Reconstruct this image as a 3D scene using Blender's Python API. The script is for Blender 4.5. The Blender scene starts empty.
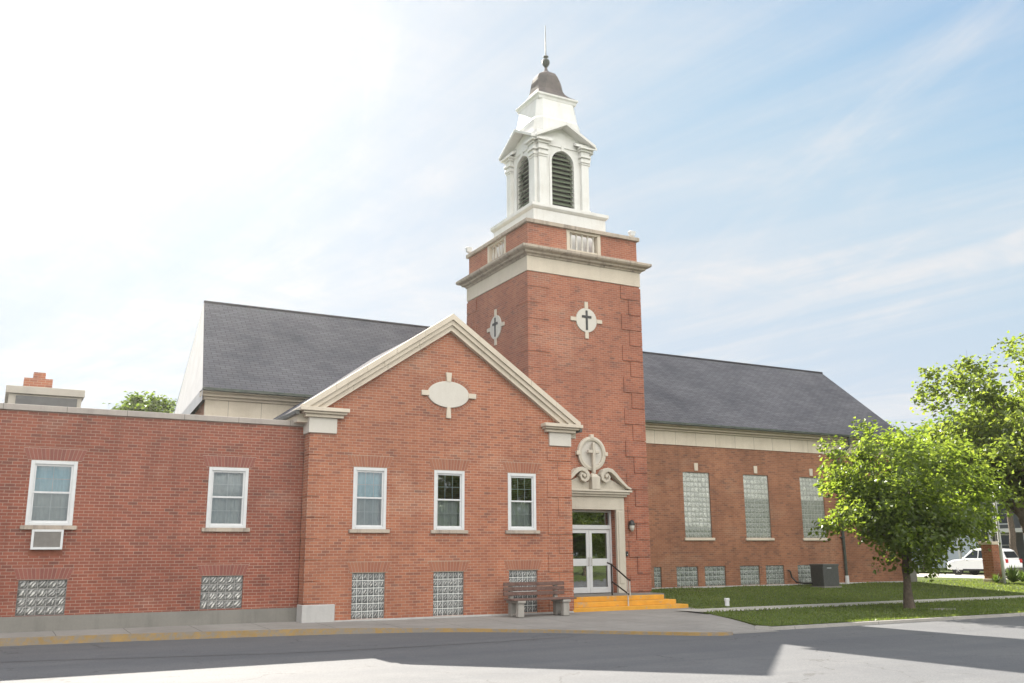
import bpy, bmesh, math, random
from mathutils import Vector, Matrix
R = math.radians
random.seed(7)
scene = bpy.context.scene
COL = scene.collection

# ------------------------------------------------------------------ camera
cd = bpy.data.cameras.new('camera')
cd.sensor_width = 36.0
cd.lens = 33.172
cd.clip_end = 4000
cam = bpy.data.objects.new('camera', cd)
COL.objects.link(cam)
rt = Vector((0.87864544, -0.47742375, -0.00698164))
up = Vector((-0.09928611, -0.19698839, 0.97536549))
fw = Vector((0.46703796, 0.85630727, 0.2204845))
M = Matrix((rt, up, -fw)).transposed().to_4x4()
M.translation = Vector((0, 0, 1.75))
cam.matrix_world = M
scene.camera = cam

# ------------------------------------------------------------------ world + sun
SUN_EL, SUN_AZ = 34.0, 3.0          # azimuth measured from +Y towards +X
w = bpy.data.worlds.new('World')
scene.world = w
w.use_nodes = True
nt = w.node_tree
nt.nodes.clear()
def wn(t, **k):
    n = nt.nodes.new(t)
    for a, b in k.items(): setattr(n, a, b)
    return n
def wl(a, b): nt.links.new(a, b)
out = wn('ShaderNodeOutputWorld')
bg = wn('ShaderNodeBackground')
sky = wn('ShaderNodeTexSky', sky_type='NISHITA')
sky.sun_disc = False
sky.sun_elevation = R(SUN_EL)
sky.sun_rotation = R(SUN_AZ)
sky.altitude = 200
sky.air_density = 1.0
sky.dust_density = .35
sky.ozone_density = 1.0
tc = wn('ShaderNodeTexCoord')
sep = wn('ShaderNodeSeparateXYZ'); wl(tc.outputs['Generated'], sep.inputs[0])
def wmath(op, a, b=None, c=None, clamp=False):
    n = wn('ShaderNodeMath', operation=op); n.use_clamp = clamp
    for i, v in enumerate((a, b, c)):
        if v is None: continue
        if isinstance(v, (int, float)): n.inputs[i].default_value = v
        else: wl(v, n.inputs[i])
    return n.outputs[0]
zc = wmath('MAXIMUM', sep.outputs[2], 0.06)
px = wmath('DIVIDE', sep.outputs[0], zc)
py = wmath('DIVIDE', sep.outputs[1], zc)
cmb = wn('ShaderNodeCombineXYZ'); wl(px, cmb.inputs[0]); wl(py, cmb.inputs[1])
def cloud_layer(rot, scl, nscale, detail, lo, hi, seed):
    mp = wn('ShaderNodeMapping')
    m0 = wn('ShaderNodeMapping')
    m0.inputs['Rotation'].default_value = (0, 0, R(-rot))
    wl(cmb.outputs[0], m0.inputs[0])
    mp.inputs['Scale'].default_value = scl
    mp.inputs['Location'].default_value = (seed, seed * .7, 0)
    wl(m0.outputs[0], mp.inputs[0])
    nz = wn('ShaderNodeTexNoise')
    nz.inputs['Scale'].default_value = nscale
    nz.inputs['Detail'].default_value = detail
    nz.inputs['Roughness'].default_value = .62
    nz.inputs['Distortion'].default_value = .6
    wl(mp.outputs[0], nz.inputs['Vector'])
    mr = wn('ShaderNodeMapRange', interpolation_type='SMOOTHSTEP')
    mr.inputs['From Min'].default_value = lo
    mr.inputs['From Max'].default_value = hi
    wl(nz.outputs['Fac'], mr.inputs['Value'])
    return mr.outputs[0]
c1 = cloud_layer(-107, (.45, 2.0, 1), .8, 9, .47, .74, 1.4)
c2 = cloud_layer(-78, (.22, .9, 1), .55, 7, .45, .62, 41.4)
c4 = cloud_layer(20, (.5, .8, 1), 2.4, 9, .40, .70, 1.7)
cl = wmath('MULTIPLY', wmath('ADD', wmath('MULTIPLY', c1, .8), wmath('MULTIPLY', c2, 1.0), clamp=True), wmath('ADD', wmath('MULTIPLY', c4, .6), .6), clamp=True)
# thin haze and aureole round the sun
sd = Vector((math.sin(R(SUN_AZ)) * math.cos(R(SUN_EL)), math.cos(R(SUN_AZ)) * math.cos(R(SUN_EL)), math.sin(R(SUN_EL))))
dp = wn('ShaderNodeVectorMath', operation='DOT_PRODUCT')
wl(tc.outputs['Generated'], dp.inputs[0]); dp.inputs[1].default_value = sd
dpc = wmath('MAXIMUM', dp.outputs['Value'], 0.0)
au = wmath('ADD', wmath('MULTIPLY', wmath('POWER', dpc, 12.0), .02), wmath('MULTIPLY', wmath('POWER', dpc, 60.0), .3))
ccol = wn('ShaderNodeMix', data_type='RGBA')
ccol.inputs['A'].default_value = (0, 0, 0, 1)
wl(wmath('MULTIPLY', cl, .9), ccol.inputs['Factor'])
# soft limit per channel: the brightest parts of the sky level off
ssep = wn('ShaderNodeSeparateColor'); wl(sky.outputs[0], ssep.inputs[0])
scmb = wn('ShaderNodeCombineColor')
for k, (gain, lim) in enumerate(((1.14, 3.3), (1.18, 3.85), (1.19, 4.5))):
    x = wmath('MULTIPLY', ssep.outputs[k], gain)
    y = wmath('POWER', wmath('ADD', 1.0, wmath('POWER', wmath('DIVIDE', x, lim), 6.0)), .16667)
    wl(wmath('DIVIDE', x, y), scmb.inputs[k])
wl(scmb.outputs[0], ccol.inputs['A'])
ccol.inputs['B'].default_value = (4.45, 4.5, 4.6, 1)
# unseen bright clouds added behind the camera to light the shaded facade
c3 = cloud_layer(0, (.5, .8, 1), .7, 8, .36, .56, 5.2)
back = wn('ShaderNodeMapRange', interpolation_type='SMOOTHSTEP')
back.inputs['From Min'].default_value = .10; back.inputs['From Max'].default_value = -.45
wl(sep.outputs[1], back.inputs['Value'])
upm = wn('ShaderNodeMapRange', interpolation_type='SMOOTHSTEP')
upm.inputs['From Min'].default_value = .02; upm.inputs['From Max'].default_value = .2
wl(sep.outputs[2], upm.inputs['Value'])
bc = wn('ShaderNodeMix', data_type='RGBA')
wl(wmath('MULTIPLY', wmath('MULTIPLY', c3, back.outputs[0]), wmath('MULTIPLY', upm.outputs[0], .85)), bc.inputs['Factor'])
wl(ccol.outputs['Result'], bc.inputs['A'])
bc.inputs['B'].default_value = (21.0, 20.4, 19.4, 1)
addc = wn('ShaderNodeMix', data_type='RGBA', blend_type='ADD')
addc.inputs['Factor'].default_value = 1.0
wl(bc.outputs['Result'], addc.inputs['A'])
auc = wn('ShaderNodeVectorMath', operation='SCALE')
auc.inputs[0].default_value = (6.0, 5.9, 5.6)
wl(au, auc.inputs['Scale'])
wl(auc.outputs[0], addc.inputs['B'])
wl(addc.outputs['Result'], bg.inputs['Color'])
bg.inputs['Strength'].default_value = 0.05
wl(bg.outputs[0], out.inputs[0])

sl = bpy.data.lights.new('sun', 'SUN')
sl.energy = 4.6
sl.angle = R(.5)
sl.color = (1.0, .93, .82)
sun = bpy.data.objects.new('sun', sl)
sun.rotation_mode = 'QUATERNION'
sun.rotation_quaternion = (-sd).to_track_quat('-Z', 'Y')
sun.location = (0, 60, 60)
COL.objects.link(sun)

scene.view_settings.view_transform = 'Standard'
scene.view_settings.look = 'None'
scene.view_settings.exposure = 1.9
scene.view_settings.gamma = 1.0
scene.render.engine = 'CYCLES'
scene.cycles.max_bounces = 8
scene.cycles.transparent_max_bounces = 12
scene.cycles.sample_clamp_indirect = 8

# ------------------------------------------------------------------ materials
def new_mat(name):
    m = bpy.data.materials.new(name)
    m.use_nodes = True
    nt = m.node_tree
    b = nt.nodes['Principled BSDF']
    return m, nt, b
class NT:
    def __init__(s, nt): s.nt = nt
    def n(s, t, **k):
        n = s.nt.nodes.new(t)
        for a, b in k.items(): setattr(n, a, b)
        return n
    def l(s, a, b): s.nt.links.new(a, b)
    def math(s, op, a, b=None, clamp=False):
        n = s.n('ShaderNodeMath', operation=op); n.use_clamp = clamp
        for i, v in enumerate((a, b)):
            if v is None: continue
            if isinstance(v, (int, float)): n.inputs[i].default_value = v
            else: s.l(v, n.inputs[i])
        return n.outputs[0]
    def noise(s, vec, scale, detail=4, rough=.55, dist=0):
        n = s.n('ShaderNodeTexNoise')
        n.inputs['Scale'].default_value = scale
        n.inputs['Detail'].default_value = detail
        n.inputs['Roughness'].default_value = rough
        n.inputs['Distortion'].default_value = dist
        if vec is not None: s.l(vec, n.inputs['Vector'])
        return n.outputs['Fac']
    def mix(s, f, a, b, blend='MIX'):
        n = s.n('ShaderNodeMix', data_type='RGBA', blend_type=blend)
        for key, v in (('Factor', f), ('A', a), ('B', b)):
            if isinstance(v, (int, float)): n.inputs[key].default_value = v
            elif isinstance(v, tuple): n.inputs[key].default_value = (*v, 1) if len(v) == 3 else v
            else: s.l(v, n.inputs[key])
        return n.outputs['Result']
    def ramp(s, v, lo, hi, a=0., b=1.):
        n = s.n('ShaderNodeMapRange')
        n.inputs['From Min'].default_value = lo; n.inputs['From Max'].default_value = hi
        n.inputs['To Min'].default_value = a; n.inputs['To Max'].default_value = b
        s.l(v, n.inputs['Value'])
        return n.outputs[0]
    def pos(s): return s.n('ShaderNodeNewGeometry').outputs['Position']
    def mapped(s, vec, scale=(1, 1, 1), rot=(0, 0, 0), loc=(0, 0, 0)):
        n = s.n('ShaderNodeMapping')
        n.inputs['Scale'].default_value = scale; n.inputs['Rotation'].default_value = rot; n.inputs['Location'].default_value = loc
        s.l(vec, n.inputs[0]); return n.outputs[0]
    def bump(s, b, h, strength=.3, dist=.01):
        n = s.n('ShaderNodeBump')
        n.inputs['Strength'].default_value = strength; n.inputs['Distance'].default_value = dist
        s.l(h, n.inputs['Height']); s.l(n.outputs[0], b.inputs['Normal'])

def wall_coord(T):
    """(along the wall, up) from the place in the world"""
    g = T.n('ShaderNodeNewGeometry')
    sp = T.n('ShaderNodeSeparateXYZ'); T.l(g.outputs['Position'], sp.inputs[0])
    sn = T.n('ShaderNodeSeparateXYZ'); T.l(g.outputs['True Normal'], sn.inputs[0])
    f = T.math('GREATER_THAN', T.math('ABSOLUTE', sn.outputs[0]), .7)
    mx = T.n('ShaderNodeMix', data_type='FLOAT')
    T.l(f, mx.inputs['Factor']); T.l(sp.outputs[0], mx.inputs['A']); T.l(sp.outputs[1], mx.inputs['B'])
    c = T.n('ShaderNodeCombineXYZ')
    T.l(mx.outputs['Result'], c.inputs[0]); T.l(sp.outputs[2], c.inputs[1])
    return c.outputs[0], g.outputs['Position']

def brick_mat(name, a, b, dark, mortar, msize=.011, stain=.35):
    m, nt, bs = new_mat(name); T = NT(nt)
    uv, pos = wall_coord(T)
    bt = T.n('ShaderNodeTexBrick')
    bt.inputs['Scale'].default_value = 1
    bt.inputs['Brick Width'].default_value = .222
    bt.inputs['Row Height'].default_value = .076
    bt.inputs['Mortar Size'].default_value = msize * .5
    bt.inputs['Mortar Smooth'].default_value = .15
    bt.inputs['Bias'].default_value = -.1
    bt.inputs['Color1'].default_value = (*a, 1); bt.inputs['Color2'].default_value = (*b, 1)
    T.l(uv, bt.inputs['Vector'])
    # second brick texture only to pick out odd dark or pale bricks
    b2 = T.n('ShaderNodeTexBrick')
    for k in ('Scale', 'Brick Width', 'Row Height'): b2.inputs[k].default_value = bt.inputs[k].default_value
    b2.inputs['Mortar Size'].default_value = 0
    b2.inputs['Bias'].default_value = 0
    b2.inputs['Color1'].default_value = (0, 0, 0, 1); b2.inputs['Color2'].default_value = (1, 1, 1, 1)
    T.l(uv, b2.inputs['Vector'])
    rnd = T.n('ShaderNodeSeparateColor'); T.l(b2.outputs['Color'], rnd.inputs[0])
    odd = T.ramp(rnd.outputs[0], .88, .95)
    n1 = T.noise(pos, .55, 5, .6)
    patch = T.ramp(T.noise(pos, 2.2, 3), .55, .75)
    col = T.mix(T.math('MULTIPLY', odd, T.math('ADD', .35, T.math('MULTIPLY', patch, .5))), bt.outputs['Color'], dark)
    fine = T.noise(pos, 38, 3)
    col = T.mix(T.ramp(fine, .3, .7, 0, .35), col, T.mix(.5, col, dark))
    nn = T.math('SUBTRACT', 1.0, bt.outputs['Fac'])
    mcol = T.mix(T.noise(pos, 1.1, 4), mortar, tuple(c * .72 for c in mortar))
    col = T.mix(bt.outputs['Fac'], col, mcol)
    st = T.mix(1.0, col, T.mix(T.ramp(n1, .3, .72), (1.12, 1.1, 1.08), (1 - stain, 1 - stain, 1 - stain * .9)), 'MULTIPLY')
    # patches repointed with paler mortar, and blotches
    rp = T.ramp(T.noise(T.mapped(pos, (.8, .8, 1.5)), .55, 3, .5), .60, .66)
    st = T.mix(T.math('MULTIPLY', rp, T.math('ADD', .10, T.math('MULTIPLY', bt.outputs['Fac'], .35))), st, tuple(c * 1.1 for c in mortar))
    # rain streaks
    stv = T.noise(T.mapped(pos, (3.2, 3.2, .22)), 1.0, 4, .6)
    st = T.mix(T.ramp(stv, .50, .75, 0, .42), st, T.mix(1.0, st, (.62, .60, .60), 'MULTIPLY'))
    nt.links.new(st, bs.inputs['Base Color'])
    bs.inputs['Roughness'].default_value = .9
    bs.inputs['Specular IOR Level'].default_value = .25
    h = T.math('ADD', T.math('MULTIPLY', nn, 1.0), T.math('MULTIPLY', fine, .35))
    T.bump(bs, h, .6, .008)
    return m
def uv_node(T): return T.n('ShaderNodeTexCoord').outputs['UV']

def soldier_mat(name, a, b, mortar):
    m, nt, bs = new_mat(name); T = NT(nt)
    bt = T.n('ShaderNodeTexBrick'); bt.offset = 0
    bt.inputs['Scale'].default_value = 1
    bt.inputs['Brick Width'].default_value = 1; bt.inputs['Row Height'].default_value = 1
    bt.inputs['Mortar Size'].default_value = .055
    bt.inputs['Color1'].default_value = (*a, 1); bt.inputs['Color2'].default_value = (*b, 1); bt.inputs['Mortar'].default_value = (*mortar, 1)
    T.l(uv_node(T), bt.inputs['Vector'])
    f = T.noise(T.pos(), 30, 3)
    c = T.mix(T.ramp(f, .3, .7, 0, .4), bt.outputs['Color'], T.mix(1.0, bt.outputs['Color'], (.7, .7, .7), 'MULTIPLY'))
    T.l(c, bs.inputs['Base Color']); bs.inputs['Roughness'].default_value = .9
    T.bump(bs, T.math('SUBTRACT', 1.0, bt.outputs['Fac']), .5, .008)
    return m

def stone_mat(name, col, dark, streak=.5, rough=.85, joint=None):
    m, nt, bs = new_mat(name); T = NT(nt)
    uv, pos = wall_coord(T)
    n1 = T.noise(pos, 1.3, 6, .65); n2 = T.noise(pos, 22, 4)
    st = T.noise(T.mapped(pos, (5, 5, .5)), 1.0, 5, .65)
    f = T.math('ADD', T.ramp(n1, .42, .75, 0, .5), T.ramp(st, .5, .8, 0, streak), clamp=True)
    c = T.mix(f, col, dark)
    c = T.mix(T.ramp(n2, .3, .7, 0, .18), c, dark)
    if joint:
        sp = T.n('ShaderNodeSeparateXYZ'); T.l(uv, sp.inputs[0])
        fr = T.math('FRACT', T.math('DIVIDE', sp.outputs[0], joint))
        c = T.mix(T.math('LESS_THAN', fr, .012 / joint), c, tuple(x * .45 for x in dark))
    T.l(c, bs.inputs['Base Color']); bs.inputs['Roughness'].default_value = rough
    bs.inputs['Specular IOR Level'].default_value = .3
    T.bump(bs, n2, .25, .01)
    return m

def plain_mat(name, col, rough=.5, metal=0., var=.12, nscale=6, dark=None, spec=.5):
    m, nt, bs = new_mat(name); T = NT(nt)
    pos = T.pos()
    n1 = T.noise(pos, nscale, 5, .6)
    d = dark or tuple(c * (1 - 2 * var) for c in col)
    c = T.mix(T.ramp(n1, .3, .75), col, d)
    T.l(c, bs.inputs['Base Color'])
    bs.inputs['Roughness'].default_value = rough; bs.inputs['Metallic'].default_value = metal
    bs.inputs['Specular IOR Level'].default_value = spec
    T.l(T.ramp(n1, .2, .8, rough * .85, min(1, rough * 1.2)), bs.inputs['Roughness'])
    return m

def pane_mat(name, refl=.22, tint=(.75, .8, .8)):
    m = bpy.data.materials.new(name); m.use_nodes = True
    nt = m.node_tree; nt.nodes.clear(); T = NT(nt)
    o = T.n('ShaderNodeOutputMaterial')
    tr = T.n('ShaderNodeBsdfTransparent'); tr.inputs['Color'].default_value = (*tint, 1)
    gl = T.n('ShaderNodeBsdfGlossy'); gl.inputs['Roughness'].default_value = .015
    gl.inputs['Color'].default_value = (.95, .98, 1, 1)
    bp = T.n('ShaderNodeBump'); bp.inputs['Strength'].default_value = .06; bp.inputs['Distance'].default_value = .02
    T.l(T.noise(T.pos(), 2.5, 2), bp.inputs['Height']); T.l(bp.outputs[0], gl.inputs['Normal'])
    fr = T.n('ShaderNodeFresnel'); fr.inputs['IOR'].default_value = 1.5
    f = T.math('ADD', fr.outputs[0], refl - .04, clamp=True)
    mx = T.n('ShaderNodeMixShader')
    T.l(f, mx.inputs[0]); T.l(tr.outputs[0], mx.inputs[1]); T.l(gl.outputs[0], mx.inputs[2])
    T.l(mx.outputs[0], o.inputs[0])
    return m

def glass_block_mat(name, col, dark, joint, wav=6., gloss=.12, spark=.5):
    m, nt, bs = new_mat(name); T = NT(nt)
    uv = uv_node(T)
    bt = T.n('ShaderNodeTexBrick'); bt.offset = 0
    bt.inputs['Scale'].default_value = 1
    bt.inputs['Brick Width'].default_value = 1; bt.inputs['Row Height'].default_value = 1
    bt.inputs['Mortar Size'].default_value = .05; bt.inputs['Mortar Smooth'].default_value = .3
    bt.inputs['Color1'].default_value = (*col, 1); bt.inputs['Color2'].default_value = tuple(c * .8 for c in col) + (1,)
    T.l(uv, bt.inputs['Vector'])
    fr = T.n('ShaderNodeVectorMath', operation='FRACTION'); T.l(uv, fr.inputs[0])
    # pillow of one block
    sp = T.n('ShaderNodeSeparateXYZ'); T.l(fr.outputs[0], sp.inputs[0])
    def para(v): return T.math('MULTIPLY', T.math('MULTIPLY', v, T.math('SUBTRACT', 1.0, v)), 4.0)
    pil = T.math('MULTIPLY', para(sp.outputs[0]), para(sp.outputs[1]))
    wv = T.n('ShaderNodeTexWave'); wv.inputs['Scale'].default_value = wav * .16; wv.inputs['Distortion'].default_value = 5.0
    wv.inputs['Detail'].default_value = 2; wv.inputs['Detail Scale'].default_value = 1.2
    fl_ = T.n('ShaderNodeVectorMath', operation='FLOOR'); T.l(uv, fl_.inputs[0])
    sn_ = T.n('ShaderNodeVectorMath', operation='SNAP'); T.l(T.pos(), sn_.inputs[0]); sn_.inputs[1].default_value = (3, 3, 9)
    key = T.n('ShaderNodeVectorMath', operation='ADD'); T.l(fl_.outputs[0], key.inputs[0]); T.l(sn_.outputs[0], key.inputs[1])
    wh = T.n('ShaderNodeTexWhiteNoise'); T.l(key.outputs[0], wh.inputs['Vector'])
    wsc = T.n('ShaderNodeVectorMath', operation='SCALE'); T.l(wh.outputs['Color'], wsc.inputs[0]); wsc.inputs['Scale'].default_value = 7.0
    wad = T.n('ShaderNodeVectorMath', operation='ADD'); T.l(uv, wad.inputs[0]); T.l(wsc.outputs[0], wad.inputs[1])
    T.l(T.mapped(wad.outputs[0], (1, 1, 1), (0, 0, R(40))), wv.inputs['Vector'])
    ns = T.noise(wad.outputs[0], 2.4, 3, .6, 1.0)
    sq = T.ramp(T.math('MULTIPLY', T.math('MULTIPLY', wv.outputs['Fac'], ns), pil), .18, .42)
    c = T.mix(T.math('MULTIPLY', sq, spark), T.mix(T.ramp(ns, .35, .65), bt.outputs['Color'], dark), (.75, .73, .68))
    c = T.mix(T.math('MULTIPLY', wh.outputs['Value'], .45), c, dark)
    edge = T.ramp(pil, .02, .22)
    c = T.mix(T.math('SUBTRACT', 1.0, edge), c, dark)
    c = T.mix(bt.outputs['Fac'], c, joint)
    T.l(c, bs.inputs['Base Color'])
    T.l(T.math('ADD', gloss, T.math('MULTIPLY', bt.outputs['Fac'], .6)), bs.inputs['Roughness'])
    bs.inputs['Specular IOR Level'].default_value = .9
    h = T.math('ADD', T.math('MULTIPLY', pil, .7), T.math('MULTIPLY', wv.outputs['Fac'], .35))
    T.bump(bs, h, .55, .03)
    return m

def shingle_mat(name, col, dark):
    m, nt, bs = new_mat(name); T = NT(nt)
    uv = uv_node(T); pos = T.pos()
    bt = T.n('ShaderNodeTexBrick')
    bt.inputs['Scale'].default_value = 1; bt.inputs['Brick Width'].default_value = .34; bt.inputs['Row Height'].default_value = .145
    bt.inputs['Mortar Size'].default_value = .009; bt.inputs['Bias'].default_value = -.2
    bt.inputs['Color1'].default_value = (*col, 1); bt.inputs['Color2'].default_value = (*dark, 1); bt.inputs['Mortar'].default_value = tuple(c * .55 for c in dark) + (1,)
    T.l(uv, bt.inputs['Vector'])
    n1 = T.noise(pos, .5, 6, .65); n2 = T.noise(T.mapped(uv, (.35, 2.4, 1)), 1.5, 5, .6)
    c = T.mix(1.0, bt.outputs['Color'], T.mix(T.ramp(n1, .3, .7), (1.25, 1.22, 1.2), (.78, .78, .8)), 'MULTIPLY')
    c = T.mix(T.ramp(n2, .45, .75, 0, .35), c, tuple(x * .75 for x in dark))
    T.l(c, bs.inputs['Base Color']); bs.inputs['Roughness'].default_value = .97
    bs.inputs['Specular IOR Level'].default_value = .04
    T.bump(bs, T.math('ADD', T.noise(pos, 40, 3), T.math('SUBTRACT', 1.0, bt.outputs['Fac'])), .5, .01)
    return m

def leaf_mat(name, a, b, c3, trans=.55):
    m = bpy.data.materials.new(name); m.use_nodes = True
    nt = m.node_tree; nt.nodes.clear(); T = NT(nt)
    o = T.n('ShaderNodeOutputMaterial')
    g = T.n('ShaderNodeNewGeometry')
    rnd = g.outputs['Random Per Island']
    col = T.mix(T.ramp(rnd, 0, .6), a, b)
    col = T.mix(T.ramp(rnd, .6, 1.0, 0, .8), col, c3)
    col = T.mix(T.ramp(T.noise(g.outputs['Position'], .9, 3), .35, .65, 0, .6), col, a)
    df = T.n('ShaderNodeBsdfDiffuse'); T.l(col, df.inputs['Color'])
    tr = T.n('ShaderNodeBsdfTranslucent')
    T.l(T.mix(1.0, col, (2.15, 2.05, .95), 'MULTIPLY'), tr.inputs['Color'])
    gl = T.n('ShaderNodeBsdfGlossy'); gl.inputs['Roughness'].default_value = .35; gl.inputs['Color'].default_value = (.9, .95, .9, 1)
    mx = T.n('ShaderNodeMixShader'); mx.inputs[0].default_value = trans
    T.l(df.outputs[0], mx.inputs[1]); T.l(tr.outputs[0], mx.inputs[2])
    m2 = T.n('ShaderNodeMixShader'); m2.inputs[0].default_value = .025
    T.l(mx.outputs[0], m2.inputs[1]); T.l(gl.outputs[0], m2.inputs[2])
    T.l(m2.outputs[0], o.inputs[0])
    return m

def road_mat():
    m, nt, bs = new_mat('worn_asphalt'); T = NT(nt)
    pos = T.pos()
    big = T.noise(pos, .22, 5, .6); mid = T.noise(pos, 1.7, 5, .65); fine = T.noise(pos, 32, 4, .75)
    oil = T.ramp(T.noise(T.mapped(pos, (.5, 1.2, 1)), .9, 5, .7, .8), .60, .72, 0, .5)
    lane = T.noise(T.mapped(pos, (.04, .9, 1)), 1.0, 4, .6)
    c = T.mix(T.ramp(big, .3, .7), (.152, .155, .16), (.108, .112, .12))
    c = T.mix(T.ramp(lane, .42, .66, 0, .5), c, (.082, .088, .1))
    c = T.mix(T.ramp(mid, .55, .75, 0, .45), c, (.17, .174, .182))
    c = T.mix(T.ramp(fine, .35, .68, 0, .62), c, (.05, .052, .056))
    c = T.mix(oil, c, (.07, .072, .075))
    v = T.n('ShaderNodeTexVoronoi', feature='DISTANCE_TO_EDGE'); v.inputs['Scale'].default_value = .28
    wob = T.n('ShaderNodeMix', data_type='VECTOR')
    nz = T.n('ShaderNodeTexNoise'); nz.inputs['Scale'].default_value = 1.2; nz.inputs['Detail'].default_value = 5; T.l(pos, nz.inputs['Vector'])
    add = T.n('ShaderNodeVectorMath', operation='ADD'); T.l(pos, add.inputs[0]); T.l(nz.outputs['Color'], add.inputs[1])
    T.l(add.outputs[0], v.inputs['Vector'])
    crack = T.math('MULTIPLY', T.math('LESS_THAN', v.outputs['Distance'], .005), T.math('GREATER_THAN', mid, .5))
    c = T.mix(T.math('MULTIPLY', crack, .7), c, (.06, .06, .06))
    T.l(c, bs.inputs['Base Color']); bs.inputs['Roughness'].default_value = .88
    bs.inputs['Specular IOR Level'].default_value = .3
    T.bump(bs, T.math('ADD', fine, T.math('MULTIPLY', mid, .5)), .35, .01)
    return m

def concrete_mat(name, a, b, jx=1.6, jy=0., tint=1.):
    m, nt, bs = new_mat(name); T = NT(nt)
    pos = T.pos()
    big = T.noise(pos, .6, 6, .65); mid = T.noise(pos, 5, 5, .65); fine = T.noise(pos, 60, 3, .7)
    c = T.mix(T.ramp(big, .3, .7), a, b)
    c = T.mix(T.ramp(mid, .5, .8, 0, .4), c, tuple(x * .6 for x in b))
    c = T.mix(T.ramp(fine, .4, .7, 0, .25), c, tuple(x * .55 for x in b))
    sp = T.n('ShaderNodeSeparateXYZ'); T.l(pos, sp.inputs[0])
    wob = T.math('MULTIPLY', T.math('SUBTRACT', T.noise(pos, 2.0, 3), .5), .05)
    for j, k in ((jx, 0), (jy, 1)):
        if j:
            fr = T.math('FRACT', T.math('DIVIDE', T.math('ADD', sp.outputs[k], wob), j))
            c = T.mix(T.math('MULTIPLY', T.math('LESS_THAN', fr, .016 / j), .8), c, (.05, .05, .045))
    T.l(c, bs.inputs['Base Color']); bs.inputs['Roughness'].default_value = .9
    bs.inputs['Specular IOR Level'].default_value = .25
    T.bump(bs, T.math('ADD', fine, mid), .3, .01)
    return m

def paint_mat(name, paint, base, lo=.5, hi=.62, scale=7):
    """paint worn off in patches"""
    m, nt, bs = new_mat(name); T = NT(nt)
    pos = T.pos()
    n = T.noise(pos, scale, 6, .7); n2 = T.noise(pos, 1.2, 4)
    f = T.ramp(T.math('ADD', n, T.math('MULTIPLY', T.math('SUBTRACT', n2, .5), .5)), lo, hi)
    p = T.mix(T.ramp(T.noise(pos, 3, 4), .3, .7), paint, tuple(x * .78 for x in paint))
    T.l(T.mix(f, p, base), bs.inputs['Base Color']); bs.inputs['Roughness'].default_value = .75
    T.bump(bs, n, .2, .005)
    return m

def grass_mat(name, a, b, c3):
    m, nt, bs = new_mat(name); T = NT(nt)
    pos = T.pos()
    n1 = T.noise(pos, .5, 5, .6); n2 = T.noise(T.mapped(pos, (1, .5, 1)), 9, 5, .7); n3 = T.noise(pos, 55, 2, .7)
    c = T.mix(T.ramp(n1, .35, .65), a, b)
    c = T.mix(T.ramp(n2, .45, .75, 0, .6), c, c3)
    c = T.mix(T.ramp(T.noise(pos, 1.1, 4, .6), .60, .72, 0, .55), c, (.17, .145, .075))
    c = T.mix(T.ramp(n3, .3, .7, 0, .55), c, tuple(x * .45 for x in a))
    T.l(c, bs.inputs['Base Color']); bs.inputs['Roughness'].default_value = .95
    bs.inputs['Specular IOR Level'].default_value = .15
    T.bump(bs, T.math('ADD', n2, n3), .8, .05)
    return m

MT = {}
MT['brick_annex'] = brick_mat('red_brick_annex', (.285, .09, .056), (.195, .062, .044), (.125, .062, .052), (.39, .28, .22), .0125, .26)
MT['brick_gable'] = brick_mat('orange_brick', (.385, .147, .082), (.275, .098, .060), (.18, .095, .075), (.46, .335, .25), .0118, .20)
MT['brick_tower'] = brick_mat('orange_brick_tower', (.375, .138, .082), (.265, .094, .060), (.17, .09, .072), (.42, .30, .225), .011, .20)
MT['brick_hall'] = brick_mat('brown_brick', (.315, .138, .076), (.225, .094, .055), (.14, .08, .06), (.35, .245, .175), .011, .24)
MT['quoin'] = brick_mat('quoin_brick', (.365, .130, .078), (.26, .09, .058), (.16, .082, .068), (.40, .28, .21), .011, .20)
MT['soldier_annex'] = soldier_mat('soldier_brick_annex', (.25, .085, .062), (.18, .062, .05), (.31, .215, .17))
MT['soldier'] = soldier_mat('soldier_brick', (0.324, 0.131, 0.077), (0.252, 0.090, 0.056), (0.342, 0.261, 0.198))
MT['stone'] = stone_mat('limestone', (.58, .51, .42), (.42, .36, .29), .35)
MT['stone_block'] = stone_mat('limestone_jointed', (.62, .55, .45), (.42, .36, .28), .35, joint=1.05)
MT['stone_dirty'] = stone_mat('weathered_limestone', (.44, .37, .30), (.16, .135, .12), 1.0)
MT['stone_white'] = stone_mat('pale_stone_disc', (.56, .53, .48), (.45, .41, .36), .2)
MT['stone_grey'] = stone_mat('grey_door_stone', (.52, .475, .40), (.36, .32, .265), .40)
MT['coping'] = stone_mat('grey_coping', (.36, .32, .29), (.22, .20, .19), .5, joint=1.4)
MT['found'] = stone_mat('grey_foundation_concrete', (.205, .195, .175), (.125, .12, .11), .6)
MT['pale_concrete'] = stone_mat('pale_painted_concrete', (.42, .41, .395), (.27, .265, .26), .6)
MT['white'] = plain_mat('white_vinyl', (.58, .585, .59), .4, var=.05)
MT['white_wood'] = stone_mat('white_painted_wood', (.67, .665, .65), (.50, .48, .44), .45, .55)
MT['louver'] = plain_mat('green_louver_paint', (.085, .112, .066), .6, var=.15)
MT['black'] = plain_mat('black_iron', (.02, .02, .02), .5)
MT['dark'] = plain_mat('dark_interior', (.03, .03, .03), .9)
MT['copper'] = plain_mat('aged_copper', (.14, .118, .11), .75, .0, .2, 2.5, (.085, .08, .08), .2)
MT['verdigris'] = plain_mat('verdigris_metal', (.075, .09, .075), .55, .3, .2, 5, (.03, .036, .032))
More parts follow.
